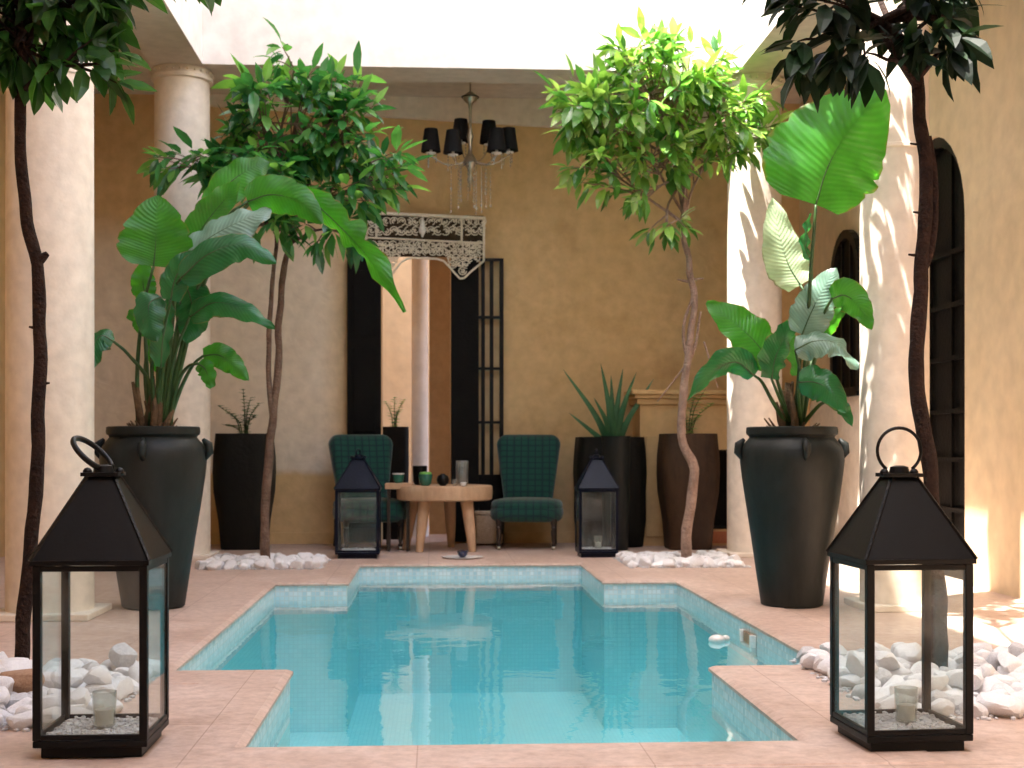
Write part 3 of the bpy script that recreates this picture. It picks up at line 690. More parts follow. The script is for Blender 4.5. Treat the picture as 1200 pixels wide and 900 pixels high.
# ------------------------------------------------------------------ pots and planters
def big_pot(px, pyb, label):
    p = G(px, pyb); p = Vector((p.x+(.0), p.y+.17, 0)); p = Vector((P(px, pyb, p.y).x, p.y, 0))
    t = thing('clay_pot', p, label, 'pot', 'large charcoal oil jar pots')
    k = 1.0
    prof = [(.150, 0), (.166, .01), (.172, .05), (.195, .20), (.222, .38), (.250, .56), (.272, .71), (.281, .79), (.277, .84), (.262, .875), (.240, .90), (.228, .915), (.234, .925),
            (.243, .93), (.246, .945), (.244, .968), (.236, .972), (.218, .972), (.214, .955), (.212, .90)]
    b = MB(); b.lathe(prof, n=56, wob=.012); b.build('body', M['pot'], t, smooth=45)
    for i in range(4):
        a = math.radians(-90+90*i)
        h = MB(); c = Vector((math.cos(a), math.sin(a), 0)); s_ = Vector((-c.y, c.x, 0))
        h.tube([c*.262+Vector((0, 0, .905)), c*.292+Vector((0, 0, .875)), c*.298+Vector((0, 0, .835)), c*.272+Vector((0, 0, .79))], [.010, .024, .022, .008], 8)
        h.build('lug_handle', M['pot'], t, smooth=True)
    s_ = MB(); s_.lathe([(.2105, .925), (.15, .945), (.02, .955)], n=24); s_.build('soil', M['soil'], t, smooth=True)
    return p
PL = big_pot(180, 716, 'tall charcoal jar pot behind the left lantern holding a banana plant')
PR = big_pot(928, 714, 'tall charcoal jar pot right of the pool holding a banana plant')
def planter(px, pyb, pxw, label, mat, pytop, y=None, bulge=1.07, foot=.78):
    p = G(px, pyb); y = y or p.y+.22; p = Vector((P(px, pyb, y).x, y, 0))
    hw = pxw/2/1600*y; h = P(px, pytop, y-hw*.8).z
    t = thing('planter', p, label, 'planter', 'tall square planters along the back')
    b = MB(); n = 4
    def sq(w, z, rr=.86):   # rounded square of 16 verts
        pts = []
        for i in range(24):
            a = 2*math.pi*i/24+math.pi/24; c, s_ = math.cos(a), math.sin(a); e = 6
            r = w/((abs(c)**e+abs(s_)**e)**(1/e)); pts.append(Vector((r*c, r*s_, z)))
        return pts
    rings = [(foot, 0), (foot+.02, .01), (foot+.10, h*.25), (bulge-.03, h*.5), (bulge, h*.66), (bulge-.015, h*.8), (1.0, h*.94), (.985, h*.985), (.98, h), (.90, h), (.89, h-.06)]
    for w_, z in rings: b.v += sq(hw*w_, z)
    for i in range(len(rings)-1):
        for j in range(24):
            q = (j+1) % 24; b.f.append((i*24+j, i*24+q, (i+1)*24+q, (i+1)*24+j))
    b.f.append(tuple(range(24))[::-1]); b.build('body', mat, t, smooth=40)
    s_ = MB(); s_.v = sq(hw*.885, h-.05); s_.f = [tuple(range(24))]; s_.build('soil', M['soil'], t)
    return Vector((p.x, p.y, h-.05)), t
PA, _ = planter(287, 645, 64, 'tall dark planter with a small shrub left of the far left tree', M['planter'], 508)
PB, _ = planter(714, 641, 78, 'wide dark planter with the spiky aloe behind the blue lantern', M['planter'], 512, y=11.95, bulge=1.05, foot=.93)
PC, _ = planter(806, 642, 64, 'rust brown planter with pale sprigs behind the far right trunk', M['brownplanter'], 508, y=11.55)
PD, _ = planter(462, 640, 34, 'narrow black planter with sprigs inside the doorway', M['doorwood'], 500, y=12.95, bulge=1.0, foot=1.0)

# ------------------------------------------------------------------ small leaves
def add_leaf(mb, p, d, n, L, W, curl=.25, fold=.25):
    d = d.normalized(); n = (n-d*n.dot(d))
    if n.length < 1e-4: n = Vector((0, 0, 1))
    n.normalize(); s = d.cross(n)
    def c(t): return p+d*(L*t*(1-.12*curl*t))-n*(curl*L*t*t)
    o = len(mb.v)
    mb.v.append(c(0))
    for t, w in ((.28, .85), (.6, .95), (.85, .5)):
        m = c(t); mb.v += [m-s*W*w*.5+n*fold*W*w*.5, m, m+s*W*w*.5+n*fold*W*w*.5]
    mb.v.append(c(1.03))
    f = [(0, 2, 1), (0, 3, 2), (1, 2, 5, 4), (2, 3, 6, 5), (4, 5, 8, 7), (5, 6, 9, 8), (7, 8, 10), (8, 9, 10)]
    mb.f += [tuple(i+o for i in x) for x in f]
def tree(name, base, trunks, tr_rad, lobes, label, leafmat, barkmat, L=.15, W=.055, nclus=110, per=9, seed=1, clipf=None, group=None, stubs=(), droop=.5, top=None):
    rr = random.Random(seed); name_twin = seed == 3
    t = thing(name, base, label, 'tree', group); o = t.location
    tk = MB(); tops = []
    for pts, r in zip(trunks, tr_rad):
        cm = catmull(pts, 5); n = len(cm); rads = []
        for i, p in enumerate(cm):
            f = i/(n-1); rads.append((r[0]*(1-f)+r[1]*f)*(1+.14*noise.noise(p*9)))
            cm[i] = p+Vector((noise.noise(p*6+Vector((3, 0, 0))), noise.noise(p*6+Vector((0, 7, 0))), 0))*r[0]*.35
        tk.tube(cm, rads, 10); tops.append(cm)
    for (p, d, l, r) in stubs: tk.tube([p, p+d*l*.5, p+d*l], [r, r*.8, r*.5], 6)
    cr = MB(); 
    tot = sum(l[1].x*l[1].z for l in lobes)
    for (c, R) in lobes:
        k = max(3, int(nclus*(R.x*R.z)/tot))
        # limb to the lobe
        tp = rr.choice(tops[:2] if name_twin else tops[:1]); st = tp[int(len(tp)*rr.uniform(.80, .98))]
        mid = st.lerp(c, .5)+Vector((rr.uniform(-.06, .06), rr.uniform(-.06, .06), rr.uniform(-.02, .08)))
        limb = catmull([st, mid, c], 4); tk.tube(limb, [tr_rad[0][1]*(.75-.45*i/(len(limb)-1)) for i in range(len(limb))], 6)
        for _ in range(k):
            while True:
                u = Vector((rr.uniform(-1, 1), rr.uniform(-1, 1), rr.uniform(-1, 1)))
                if .25 < u.length < 1: break
            u = u*(u.length**-.45 if u.length < 1 else 1)
            q = c+Vector((u.x*R.x, u.y*R.y, u.z*R.z))
            if clipf and not clipf(q): continue
            a = limb[rr.randint(len(limb)//2, len(limb)-1)]
            m2 = a.lerp(q, .55)+Vector((0, 0, .06*R.z))
            tk.tube([a, m2, q], [.007, .005, .0025], 5, False)
            out = (q-c); out.z += .15; out.normalize() if out.length > 0 else None
            for j in range(per):
                f = j/per; pos = m2.lerp(q, .25+.75*f)
                az = j*2.4+rr.random()*.8
                tang = (q-m2).normalized() if (q-m2).length > 0 else out
                ref = Vector((0, 0, 1)) if abs(tang.z) < .9 else Vector((1, 0, 0))
                sx = tang.cross(ref).normalized(); sy = tang.cross(sx)
                side = sx*math.cos(az)+sy*math.sin(az)
                d = (tang*(.45+.6*f)+side*.8+Vector((0, 0, -droop*rr.uniform(.3, 1.2)))).normalized()
                nn = Vector((0, 0, 1))+side*.35+Vector((rr.uniform(-.4, .4), rr.uniform(-.4, .4), 0))
                s_ = rr.uniform(.55, 1.3)
                if clipf and not clipf(pos+d*L*s_): continue
                add_leaf(cr, pos+d*.02, d, nn, L*s_, W*s_*rr.uniform(.85, 1.2), rr.uniform(.05, .4), rr.uniform(.05, .35))
    tk.build('trunk', barkmat, t, origin=o, smooth=60)
    cr.build('crown', leafmat, t, origin=o, smooth=False)
    return t
def lobe(px, py, Y, rx, rz, ry=None):
    k = Y/1600; return (P(px, py, Y), Vector((rx*k, (ry if ry is not None else rx)*k, rz*k)))
TY = 10.2
clip_far = lambda q: q.y < YF0-.06 or q.z < 3.6
tree('courtyard_tree', P(311, 655, TY)*Vector((1,1,0)) if False else Vector((P(311, 655, TY).x, TY, 0)),
     [[P(311, 668, TY), P(310, 600, TY), P(315, 530, TY), P(321, 480, TY), P(326, 430, TY), P(327, 370, TY), P(334, 310, TY), P(344, 270, TY), P(348, 225, TY)],
      [P(320, 492, TY), P(315, 440, TY), P(316, 380, TY), P(320, 320, TY), P(324, 280, TY), P(318, 240, TY)]],
     [(.036, .018), (.022, .013)],
     [lobe(345, 145, 9.9, 75, 62, 60), lobe(290, 190, 9.8, 68, 42, 60), lobe(225, 190, 9.8, 45, 30, 45), lobe(405, 150, 9.8, 50, 45, 50), lobe(430, 215, 9.8, 52, 30, 45),
      lobe(345, 220, 9.9, 60, 38, 60), lobe(345, 82, 9.9, 32, 28, 35), lobe(300, 110, 9.8, 30, 25, 35), lobe(395, 270, 9.8, 40, 22, 35), lobe(455, 190, 9.7, 32, 18, 25), lobe(400, 105, 9.8, 32, 25, 30), lobe(310, 265, 9.95, 45, 25, 35)],
     'far left slender tree with twin stems and dark glossy crown rising from pebbles', M['leafmid'], M['bark'], .18, .066, 190, 8, 3, clip_far, stubs=[(P(350, 240, TY), Vector((1, 0, .3)), .1, .012)])
tree('courtyard_tree', Vector((P(804, 655, TY).x, TY, 0)),
     [[P(803, 668, TY), P(805, 620, TY), P(813, 560, TY), P(810, 542, TY), P(800, 520, TY), P(799, 470, TY), P(806, 420, TY), P(813, 360, TY), P(808, 310, TY), P(800, 270, TY), P(802, 220, TY), P(790, 180, TY)],
      [P(806, 425, TY), P(801, 385, TY), P(812, 345, TY)], [P(805, 430, TY), P(816, 400, TY), P(821, 365, TY)]],
     [(.042, .017), (.015, .010), (.014, .009)],
     [lobe(760, 110, 9.9, 78, 60, 65), lobe(700, 130, 9.8, 52, 50, 50), lobe(850, 130, 10.1, 55, 45, 50), lobe(800, 75, 9.9, 60, 38, 50), lobe(700, 190, 9.8, 38, 30, 35), lobe(760, 180, 9.9, 45, 35, 45),
      lobe(750, 55, 9.9, 40, 24, 35), lobe(880, 150, 10.2, 34, 34, 42), lobe(755, 235, 9.8, 28, 16, 25), lobe(780, 265, 9.9, 26, 18, 25), lobe(672, 120, 9.7, 28, 36, 25), lobe(845, 170, 10.2, 42, 26, 45)],
     'far right tree with bright yellow green crown and crooked pale trunk', M['leafbright'], M['barkpale'], .165, .060, 215, 8, 5, clip_far,
     stubs=[(P(806, 425, TY), Vector((-.55, 0, -.7)), .42, .008), (P(825, 400, TY), Vector((.3, 0, -1)), .35, .008), (P(806, 328, TY), Vector((1, 0, .1)), .12, .012), (P(806, 330, TY), Vector((-1, 0, .2)), .08, .012)])
NY = 5.0
tree('courtyard_tree', Vector((P(26, 802, NY).x, NY, 0)),
     [[P(24, 812, NY), P(27, 740, NY), P(33, 660, NY), P(42, 560, NY), P(45, 470, NY), P(46, 390, NY), P(43, 310, NY), P(30, 250, NY), P(25, 190, NY), P(24, 110, NY), P(30, 40, NY), P(38, -30, NY)]],
     [(.028, .019)],
     [lobe(30, 30, 4.95, 55, 45, 40), lobe(85, 25, 4.9, 40, 38, 35), lobe(115, 75, 4.85, 26, 38, 22), lobe(20, -30, 5, 80, 50, 60), lobe(100, -30, 4.9, 60, 40, 50), lobe(55, 70, 4.95, 42, 30, 35), lobe(-40, 30, 5, 60, 60, 60), lobe(232, -45, 4.9, 12, 16, 14), lobe(170, -50, 4.9, 50, 35, 30)],
     'near left tree with straight dark trunk and leafy crown cut by the frame', M['leafdark'], M['bark_dark'], .14, .056, 88, 7, 8,
     stubs=[(P(46, 305, NY), Vector((.6, 0, .5)), .05, .02), (P(45, 450, NY), Vector((1, 0, .1)), .04, .008), (P(44, 385, NY), Vector((-1, 0, .2)), .03, .008)])
tree('courtyard_tree', Vector((P(1102, 800, NY).x, NY, 0)),
     [[P(1102, 812, NY), P(1100, 720, NY), P(1096, 640, NY), P(1092, 580, NY), P(1086, 520, NY), P(1076, 460, NY), P(1074, 410, NY), P(1078, 340, NY), P(1083, 280, NY), P(1085, 210, NY), P(1080, 140, NY), P(1072, 80, NY), P(1066, 20, NY), P(1060, -40, NY)],
      [P(1072, 420, NY), P(1070, 380, NY), P(1076, 335, NY), P(1092, 290, NY), P(1096, 220, NY), P(1088, 160, NY)]],
     [(.034, .022), (.016, .012)],
     [lobe(960, 20, 4.9, 42, 42, 35), lobe(935, 60, 4.85, 22, 28, 20), lobe(1000, 50, 4.9, 34, 36, 30), lobe(1060, -20, 5, 90, 50, 60), lobe(1040, 70, 4.9, 30, 30, 25), lobe(1090, 20, 4.9, 34, 38, 30), lobe(1110, 45, 4.85, 14, 22, 15), lobe(960, -40, 4.9, 70, 40, 50), (Vector((1.95, 6.5, 3.65)), Vector((.36, .5, .32)))],  # last lobe is out of view, added to shade the right column
     'near right tree with crooked double dark trunk and leaves coloured dark as if backlit', M['leafshaded'], M['bark_dark'], .14, .056, 92, 7, 21,
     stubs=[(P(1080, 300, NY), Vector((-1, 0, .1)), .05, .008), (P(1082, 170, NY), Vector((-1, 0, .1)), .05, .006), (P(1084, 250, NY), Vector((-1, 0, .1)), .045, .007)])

# ------------------------------------------------------------------ banana-like plants
def blade(mb, rib, Wd, facing_rot=0, fold=.15, ripple=.02, prof='paddle', dY=0, seed=0, tear=0, skew=0):
    """rib: points base->tip; the blade is broad across the rib; facing_rot turns it about its rib"""
    r_ = random.Random(seed+int(rib[0].x*1000))
    c = catmull(rib, 7); n = len(c); K = 5
    o = len(mb.v); ph = r_.random()*6
    for i, p in enumerate(c):
        t = i/(n-1)
        d = (c[min(i+1, n-1)]-c[max(i-1, 0)]).normalized()
        toc = Vector((.1, -1, .12)).normalized()
        toc = (toc-d*toc.dot(d)).normalized()
        nrm = Matrix.Rotation(facing_rot+skew*t, 3, d) @ toc
        s = d.cross(nrm)
        w = Wd*.5*(math.sin(math.pi*min(1, .06+t*.94)**.72))**.62*(1 if t < .97 else .6)
        if i == n-1: w = Wd*.02
        for k in range(-K, K+1):
            u = k/K; rip = ripple*math.sin(t*22+ph+u*1.5)*abs(u)**1.5*(1+.5*math.sin(t*9+ph))
            cut = 1-tear*max(0, math.sin(t*31+ph+(1.7 if u > 0 else 0)))**8*(abs(u) > .55)
            q = p+s*(u*w*cut)+nrm*(-fold*w*abs(u)**1.6+rip)
            mb.uv[len(mb.v)] = (u, t); mb.v.append(q)
    m = 2*K+1
    for i in range(n-1):
        for k in range(m-1): mb.f.append((o+i*m+k, o+i*m+k+1, o+(i+1)*m+k+1, o+(i+1)*m+k))
def paddle_plant(pot, label, leaves, seed):
    base = Vector((pot.x, pot.y, .95))
    t = thing('banana_plant', base, label, 'plant', 'banana plants in charcoal pots'); o = t.location
    for i, lf in enumerate(leaves):
        Y = pot.y+lf.get('dy', 0)
        pet = [P(x, y, pot.y+lf.get('dy', 0)*f) for (x, y), f in zip(lf['pet'], [j/max(1, len(lf['pet'])-1) for j in range(len(lf['pet']))])]
        rib = [P(x, y, Y+d) for (x, y, d) in lf['rib']]
        b = MB(); w_m = lf['w']*Y/1600
        blade(b, rib, w_m, math.radians(lf.get('rot', 0)), lf.get('fold', .18), lf.get('rip', .012), seed=seed+i, tear=lf.get('tear', .12), skew=math.radians(lf.get('skew', 0)))
        b.build('leaf', M[lf.get('m', 'paddle')], t, origin=o, smooth=True)
        s = MB(); cm = catmull(pet+[rib[0]], 5); n = len(cm); s.tube(cm, [.013-.006*j/(n-1) for j in range(n)], 7)
        rb = catmull(rib, 6); n = len(rb); s.tube([p+Vector((0, .003, 0)) for p in rb], [.006*(1-.85*j/(n-1)) for j in range(n)], 5)
        s.build('leaf_stalk', M['stalk'], t, origin=o, smooth=True)
    s = MB(); r_ = random.Random(seed)
    for k in range(9):   # clasping sheaths at the crown of the plant
        a = r_.random()*6.28; q = base+Vector((math.cos(a)*.05, math.sin(a)*.05, -.04)); e = q+Vector((r_.uniform(-.06, .06), r_.uniform(-.04, .04), r_.uniform(.14, .34)))
        s.tube([q, q.lerp(e, .5)+Vector((r_.uniform(-.01, .01), 0, 0)), e], [.022, .020, .008], 7)
    for k in range(14):
        a = r_.random()*6.28; q = base+Vector((math.cos(a)*.08, math.sin(a)*.08, -.02)); e = q+Vector((math.cos(a)*.07, math.sin(a)*.07, r_.uniform(.03, .09)))
        s.tube([q, e], [.012, .004], 5)
    s.build('sheath', M['sheath'], t, origin=o, smooth=True)
    return t
A = dict
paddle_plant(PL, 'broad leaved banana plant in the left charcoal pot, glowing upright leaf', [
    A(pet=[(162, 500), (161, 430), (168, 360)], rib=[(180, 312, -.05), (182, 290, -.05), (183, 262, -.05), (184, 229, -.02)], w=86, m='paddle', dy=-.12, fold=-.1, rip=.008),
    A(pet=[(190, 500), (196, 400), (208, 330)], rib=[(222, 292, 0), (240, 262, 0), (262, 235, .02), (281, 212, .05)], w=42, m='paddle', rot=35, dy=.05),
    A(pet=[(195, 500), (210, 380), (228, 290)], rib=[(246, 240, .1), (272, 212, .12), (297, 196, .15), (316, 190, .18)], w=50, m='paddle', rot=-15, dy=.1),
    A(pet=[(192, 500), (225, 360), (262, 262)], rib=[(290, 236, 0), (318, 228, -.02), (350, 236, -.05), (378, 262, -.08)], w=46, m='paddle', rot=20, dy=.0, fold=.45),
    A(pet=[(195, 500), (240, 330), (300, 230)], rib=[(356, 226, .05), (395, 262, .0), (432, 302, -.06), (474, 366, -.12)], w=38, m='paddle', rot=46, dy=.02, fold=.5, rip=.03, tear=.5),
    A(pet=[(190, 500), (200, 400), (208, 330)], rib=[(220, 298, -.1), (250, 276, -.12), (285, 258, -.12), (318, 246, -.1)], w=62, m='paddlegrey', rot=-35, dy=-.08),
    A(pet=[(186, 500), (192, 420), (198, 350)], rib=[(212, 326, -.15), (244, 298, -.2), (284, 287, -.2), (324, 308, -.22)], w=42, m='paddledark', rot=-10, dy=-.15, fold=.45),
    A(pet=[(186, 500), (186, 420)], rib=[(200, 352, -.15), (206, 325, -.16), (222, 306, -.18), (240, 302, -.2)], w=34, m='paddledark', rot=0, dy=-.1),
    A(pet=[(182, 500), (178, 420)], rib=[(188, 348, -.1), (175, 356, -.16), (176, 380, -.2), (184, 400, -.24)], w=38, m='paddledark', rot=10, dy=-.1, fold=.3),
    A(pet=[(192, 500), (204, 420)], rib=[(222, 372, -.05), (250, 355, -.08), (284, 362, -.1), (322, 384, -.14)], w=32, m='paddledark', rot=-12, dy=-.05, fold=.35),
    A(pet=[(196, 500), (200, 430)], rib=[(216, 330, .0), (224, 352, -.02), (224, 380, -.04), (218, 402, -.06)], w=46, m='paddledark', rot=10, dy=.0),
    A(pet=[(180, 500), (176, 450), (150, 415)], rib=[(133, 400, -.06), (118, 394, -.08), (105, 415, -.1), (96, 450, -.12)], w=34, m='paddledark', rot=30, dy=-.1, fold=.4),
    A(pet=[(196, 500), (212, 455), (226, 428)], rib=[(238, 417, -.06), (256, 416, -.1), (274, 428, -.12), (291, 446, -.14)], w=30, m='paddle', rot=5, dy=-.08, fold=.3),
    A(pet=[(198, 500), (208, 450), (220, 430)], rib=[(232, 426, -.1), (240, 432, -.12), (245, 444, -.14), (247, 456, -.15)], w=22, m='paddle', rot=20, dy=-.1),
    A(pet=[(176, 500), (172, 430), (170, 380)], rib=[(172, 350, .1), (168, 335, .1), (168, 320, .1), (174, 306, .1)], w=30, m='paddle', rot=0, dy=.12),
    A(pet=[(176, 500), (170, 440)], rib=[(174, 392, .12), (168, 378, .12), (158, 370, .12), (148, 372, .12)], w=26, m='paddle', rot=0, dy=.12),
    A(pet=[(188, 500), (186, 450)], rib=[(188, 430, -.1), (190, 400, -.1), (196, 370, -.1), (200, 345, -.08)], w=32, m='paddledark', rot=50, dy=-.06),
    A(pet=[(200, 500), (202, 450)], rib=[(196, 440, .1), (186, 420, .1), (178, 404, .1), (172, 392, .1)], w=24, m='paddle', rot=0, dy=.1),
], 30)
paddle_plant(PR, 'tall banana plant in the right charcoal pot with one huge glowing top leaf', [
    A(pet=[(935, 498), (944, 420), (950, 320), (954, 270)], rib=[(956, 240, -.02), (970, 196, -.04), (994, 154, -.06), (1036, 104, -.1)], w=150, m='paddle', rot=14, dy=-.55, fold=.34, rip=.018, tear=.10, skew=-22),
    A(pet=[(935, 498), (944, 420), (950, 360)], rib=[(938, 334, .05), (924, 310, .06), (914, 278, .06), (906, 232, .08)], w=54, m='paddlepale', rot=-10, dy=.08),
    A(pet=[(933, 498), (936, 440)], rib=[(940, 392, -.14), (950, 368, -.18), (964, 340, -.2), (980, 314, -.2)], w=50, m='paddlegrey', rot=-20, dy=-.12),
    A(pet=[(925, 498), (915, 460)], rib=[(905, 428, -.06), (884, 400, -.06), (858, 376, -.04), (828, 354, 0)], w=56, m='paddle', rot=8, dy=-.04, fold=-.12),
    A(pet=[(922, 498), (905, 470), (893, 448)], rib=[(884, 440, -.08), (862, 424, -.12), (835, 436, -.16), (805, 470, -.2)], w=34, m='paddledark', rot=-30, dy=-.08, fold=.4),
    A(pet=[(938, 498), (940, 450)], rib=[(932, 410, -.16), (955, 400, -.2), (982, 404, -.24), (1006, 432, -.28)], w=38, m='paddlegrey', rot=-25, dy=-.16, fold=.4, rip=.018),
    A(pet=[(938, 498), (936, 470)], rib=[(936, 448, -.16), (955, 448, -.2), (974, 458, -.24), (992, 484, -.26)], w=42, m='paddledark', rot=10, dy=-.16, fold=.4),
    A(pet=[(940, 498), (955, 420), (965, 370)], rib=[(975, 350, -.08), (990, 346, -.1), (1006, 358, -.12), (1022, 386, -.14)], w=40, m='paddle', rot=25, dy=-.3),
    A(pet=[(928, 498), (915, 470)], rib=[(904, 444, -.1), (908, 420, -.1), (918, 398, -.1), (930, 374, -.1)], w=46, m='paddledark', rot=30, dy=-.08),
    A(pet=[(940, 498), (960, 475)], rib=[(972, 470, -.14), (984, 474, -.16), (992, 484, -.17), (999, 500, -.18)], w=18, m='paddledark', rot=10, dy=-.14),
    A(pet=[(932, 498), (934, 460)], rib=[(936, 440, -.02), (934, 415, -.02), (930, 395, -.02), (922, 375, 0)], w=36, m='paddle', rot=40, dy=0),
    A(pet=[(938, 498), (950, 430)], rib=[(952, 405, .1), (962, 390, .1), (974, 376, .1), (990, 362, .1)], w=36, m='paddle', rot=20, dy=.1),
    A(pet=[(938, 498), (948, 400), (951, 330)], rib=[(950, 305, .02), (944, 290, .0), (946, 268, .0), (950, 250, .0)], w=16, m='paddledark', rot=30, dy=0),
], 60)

# sprigs in planters
def sprigs(top, label, mat, dirs, seed, bright=False, name='shrub'):
    r_ = random.Random(seed); t = thing(name, top, label, 'shrub'); o = t.location
    st = MB(); lf = MB()
    for (dx, dz) in dirs:
        e = top+Vector((dx, r_.uniform(-.05, .05), dz)); m = top.lerp(e, .5)+Vector((-dx*.15, 0, .03))
        c = catmull([top+Vector((dx*.1, 0, -.02)), m, e], 6); st.tube(c, [.006-.004*i/(len(c)-1) for i in range(len(c))], 5)
        for i in range(2, len(c)):
            for k in range(4):
                a = r_.random()*6.28; d = Vector((math.cos(a), math.sin(a), .5))
                add_leaf(lf, c[i], d, Vector((0, 0, 1)), r_.uniform(.035, .055), r_.uniform(.02, .03))
    st.build('stem', M['stalk'], t, origin=o, smooth=True); lf.build('foliage', mat, t, origin=o)
sprigs(PA, 'small leaved shrub in the dark planter by the far left tree', M['leafdark'], [(-.22, .28), (-.12, .22), (-.02, .42), (.05, .35), (.12, .30), (-.16, .12), (.08, .2), (0, .25)], 2)
sprigs(PC, 'wispy light green sprigs in the rust brown planter', M['leafbright'], [(.05, .35), (.14, .42), (.20, .30), (-.03, .25), (.1, .2)], 3)
sprigs(PD, 'pale sprigs in the narrow planter inside the doorway', M['leafbright'], [(-.08, .28), (0, .32), (.09, .3), (.04, .2)], 4)

# aloe
def aloe():
    base = PB+Vector((.02, -.14, -.04)); t = thing('aloe_plant', base, 'spiky green aloe with long tapering leaves in the wide dark planter', 'plant'); o = t.location
    tips = [(660, 433, -.2), (667, 484, -.25), (704, 426, 0), (716, 440, .1), (730, 432, .05), (746, 436, -.05), (766, 444, .1), (750, 474, -.2), (696, 466, -.3), (716, 468, -.3), (738, 460, -.3)]
    for i, (x, y, d) in enumerate(tips):
        e = P(x, y, base.y+d); m = base.lerp(e, .5)+Vector(((base.x-e.x)*.12, 0, -.05 if abs(x-715) > 35 else 0))
        c = catmull([base+Vector(((e.x-base.x)*.05, d*.1, -.02)), m, e], 6); n = len(c)
        b = MB(); oo = 0
        for j, p in enumerate(c):
            f = j/(n-1); w_ = .038*(1-f)**.7+.001
            dd = (c[min(j+1, n-1)]-c[max(j-1, 0)]).normalized(); s = dd.cross(Vector((0, -1, .3))).normalized(); nn = s.cross(dd)
            for a, k in ((-1, .0), (-.5, -.35), (0, -.5), (.5, -.35), (1, 0), (0, -.08)): b.v.append(p+s*w_*a-nn*w_*k*.8)
        for j in range(n-1):
            for k in range(6):
                q = (k+1) % 6; b.f.append((j*6+k, j*6+q, (j+1)*6+q, (j+1)*6+k))
        b.build('leaf', M['aloe'], t, origin=o, smooth=40)
aloe()
# green glazed cylinder pot the aloe's stem rises from, in front of the dark planter
cp_ = thing('cylinder_pot', (P(720, 640, 11.5).x, 11.42, 0), 'slim dark green cylinder pot standing before the wide aloe planter', 'pot')
k = MB(); hz = P(720, 511, 11.3).z; k.lathe([(.10, 0), (.105, .01), (.118, hz*.5), (.122, hz-.02), (.128, hz), (.115, hz), (.112, hz-.04)], n=32); k.build('body', M['pot'], cp_, smooth=45)
k = MB(); k.lathe([(.111, hz-.03), (.02, hz-.02)], n=24); k.build('soil', M['soil'], cp_)

# ------------------------------------------------------------------ chairs, table and things on it
def rounded_slab(w0, w1, h, d, rb=.05, rt=.09, n=8, bulge=.02):
    """upright slab: width w0 at the foot, w1 at the top, rounded top corners, puffed front; in xz, thickness along y"""
    out = []
    def corner(cx, cz, r, a0, a1):
        return [(cx+r*math.cos(a0+(a1-a0)*i/n), cz+r*math.sin(a0+(a1-a0)*i/n)) for i in range(n+1)]
    o = corner(-w0/2+rb, rb, rb, math.pi*1.5, math.pi)+corner(-w1/2+rt, h-rt, rt, math.pi, math.pi/2)+corner(w1/2-rt, h-rt, rt, math.pi/2, 0)+corner(w0/2-rb, rb, rb, 0, -math.pi/2)
    mb = MB(); c = (0, h/2); layers = []
    for s_, y in ((.55, -d/2-bulge), (.80, -d/2-bulge*.75), (.93, -d/2-bulge*.1), (.985, -d/2+.018), (1, -d/2+.04), (1, d/2-.03), (.97, d/2-.005), (.90, d/2)):
        layers.append([(c[0]+(x-c[0])*s_, y, c[1]+(z-c[1])*s_) for x, z in o])
    k = len(o)
    for l in layers: mb.v += [Vector(v) for v in l]
    for i in range(len(layers)-1):
        for j in range(k):
            q = (j+1) % k; mb.f.append((i*k+j, (i+1)*k+j, (i+1)*k+q, i*k+q))
    mb.f.append(tuple(range(k))); mb.f.append(tuple(range((len(layers)-1)*k, len(layers)*k))[::-1])
    return mb
def make_chair(loc, rz, label):
    t = thing('slipper_chair', loc, label, 'chair', 'green plaid slipper chairs', rz)
    b = rounded_slab(.43, .56, .60, .13); 
    for v in b.v:   # recline and wrap the back slightly
        v.y += .16*(v.z/.6)*.75+.03*(1-(v.x/.28)**2)*(v.z/.6); v.z += .375; v.y += .20
    b.build('backrest', M['plaid'], t, smooth=50)
    s = MB(); K = 28
    def sup(w, d, z, e=4.5):
        r = []
        for i in range(K):
            a = 2*math.pi*i/K; c, q = math.cos(a), math.sin(a)
            f = 1/((abs(c)**e+abs(q)**e)**(1/e)); r.append(Vector((c*f*w*(1-.08*(q > 0)), q*f*d, z)))
        return r
    for w_, d_, z in ((.24, .24, .235), (.275, .265, .24), (.30, .285, .262), (.31, .292, .30), (.308, .290, .335), (.300, .283, .352), (.305, .288, .362), (.300, .283, .395), (.280, .262, .415), (.22, .2, .428), (.10, .1, .434)): s.v += sup(w_, d_, z)
    for i in range(10):
        for j in range(K):
            q = (j+1) % K; s.f.append((i*K+j, i*K+q, (i+1)*K+q, (i+1)*K+j))
    s.f.append(tuple(range(K))[::-1]); s.f.append(tuple(range(10*K, 11*K)))
    so = s.build('seat', M['plaid'], t, smooth=50); so.location = (0, -.03, 0)
    for x in (-.23, .23):
        for y, fr_ in ((-.25, True), (.22, False)):
            l = MB()
            if fr_:
                l.lathe([(.014, 0), (.020, .008), (.020, .02), (.012, .026), (.016, .04), (.020, .075), (.024, .12), (.018, .15), (.026, .16), (.018, .172), (.027, .19), (.028, .236)], (x, y, .03), 12)
            else: l.tube([(x*1.02, y+.06, .012), (x, y+.02, .12), (x, y, .245)], [.014, .018, .022], 8)
            lg = l.build('leg', M['wooddark'], t, smooth=50)
            if fr_:
                c = MB(); c.tube([(x-.012, y, .017), (x+.012, y, .017)], .017, 10); c.build('castor', M['brass'], lg, smooth=50)
    return t
CY = 11.68
make_chair((P(618, 645, CY).x, CY, 0), math.radians(-6), 'green plaid armless chair right of the table, unobstructed')
make_chair((P(428, 645, CY).x+.02, CY, 0), math.radians(14), 'green plaid armless chair left of the table, half behind a blue roofed lantern')
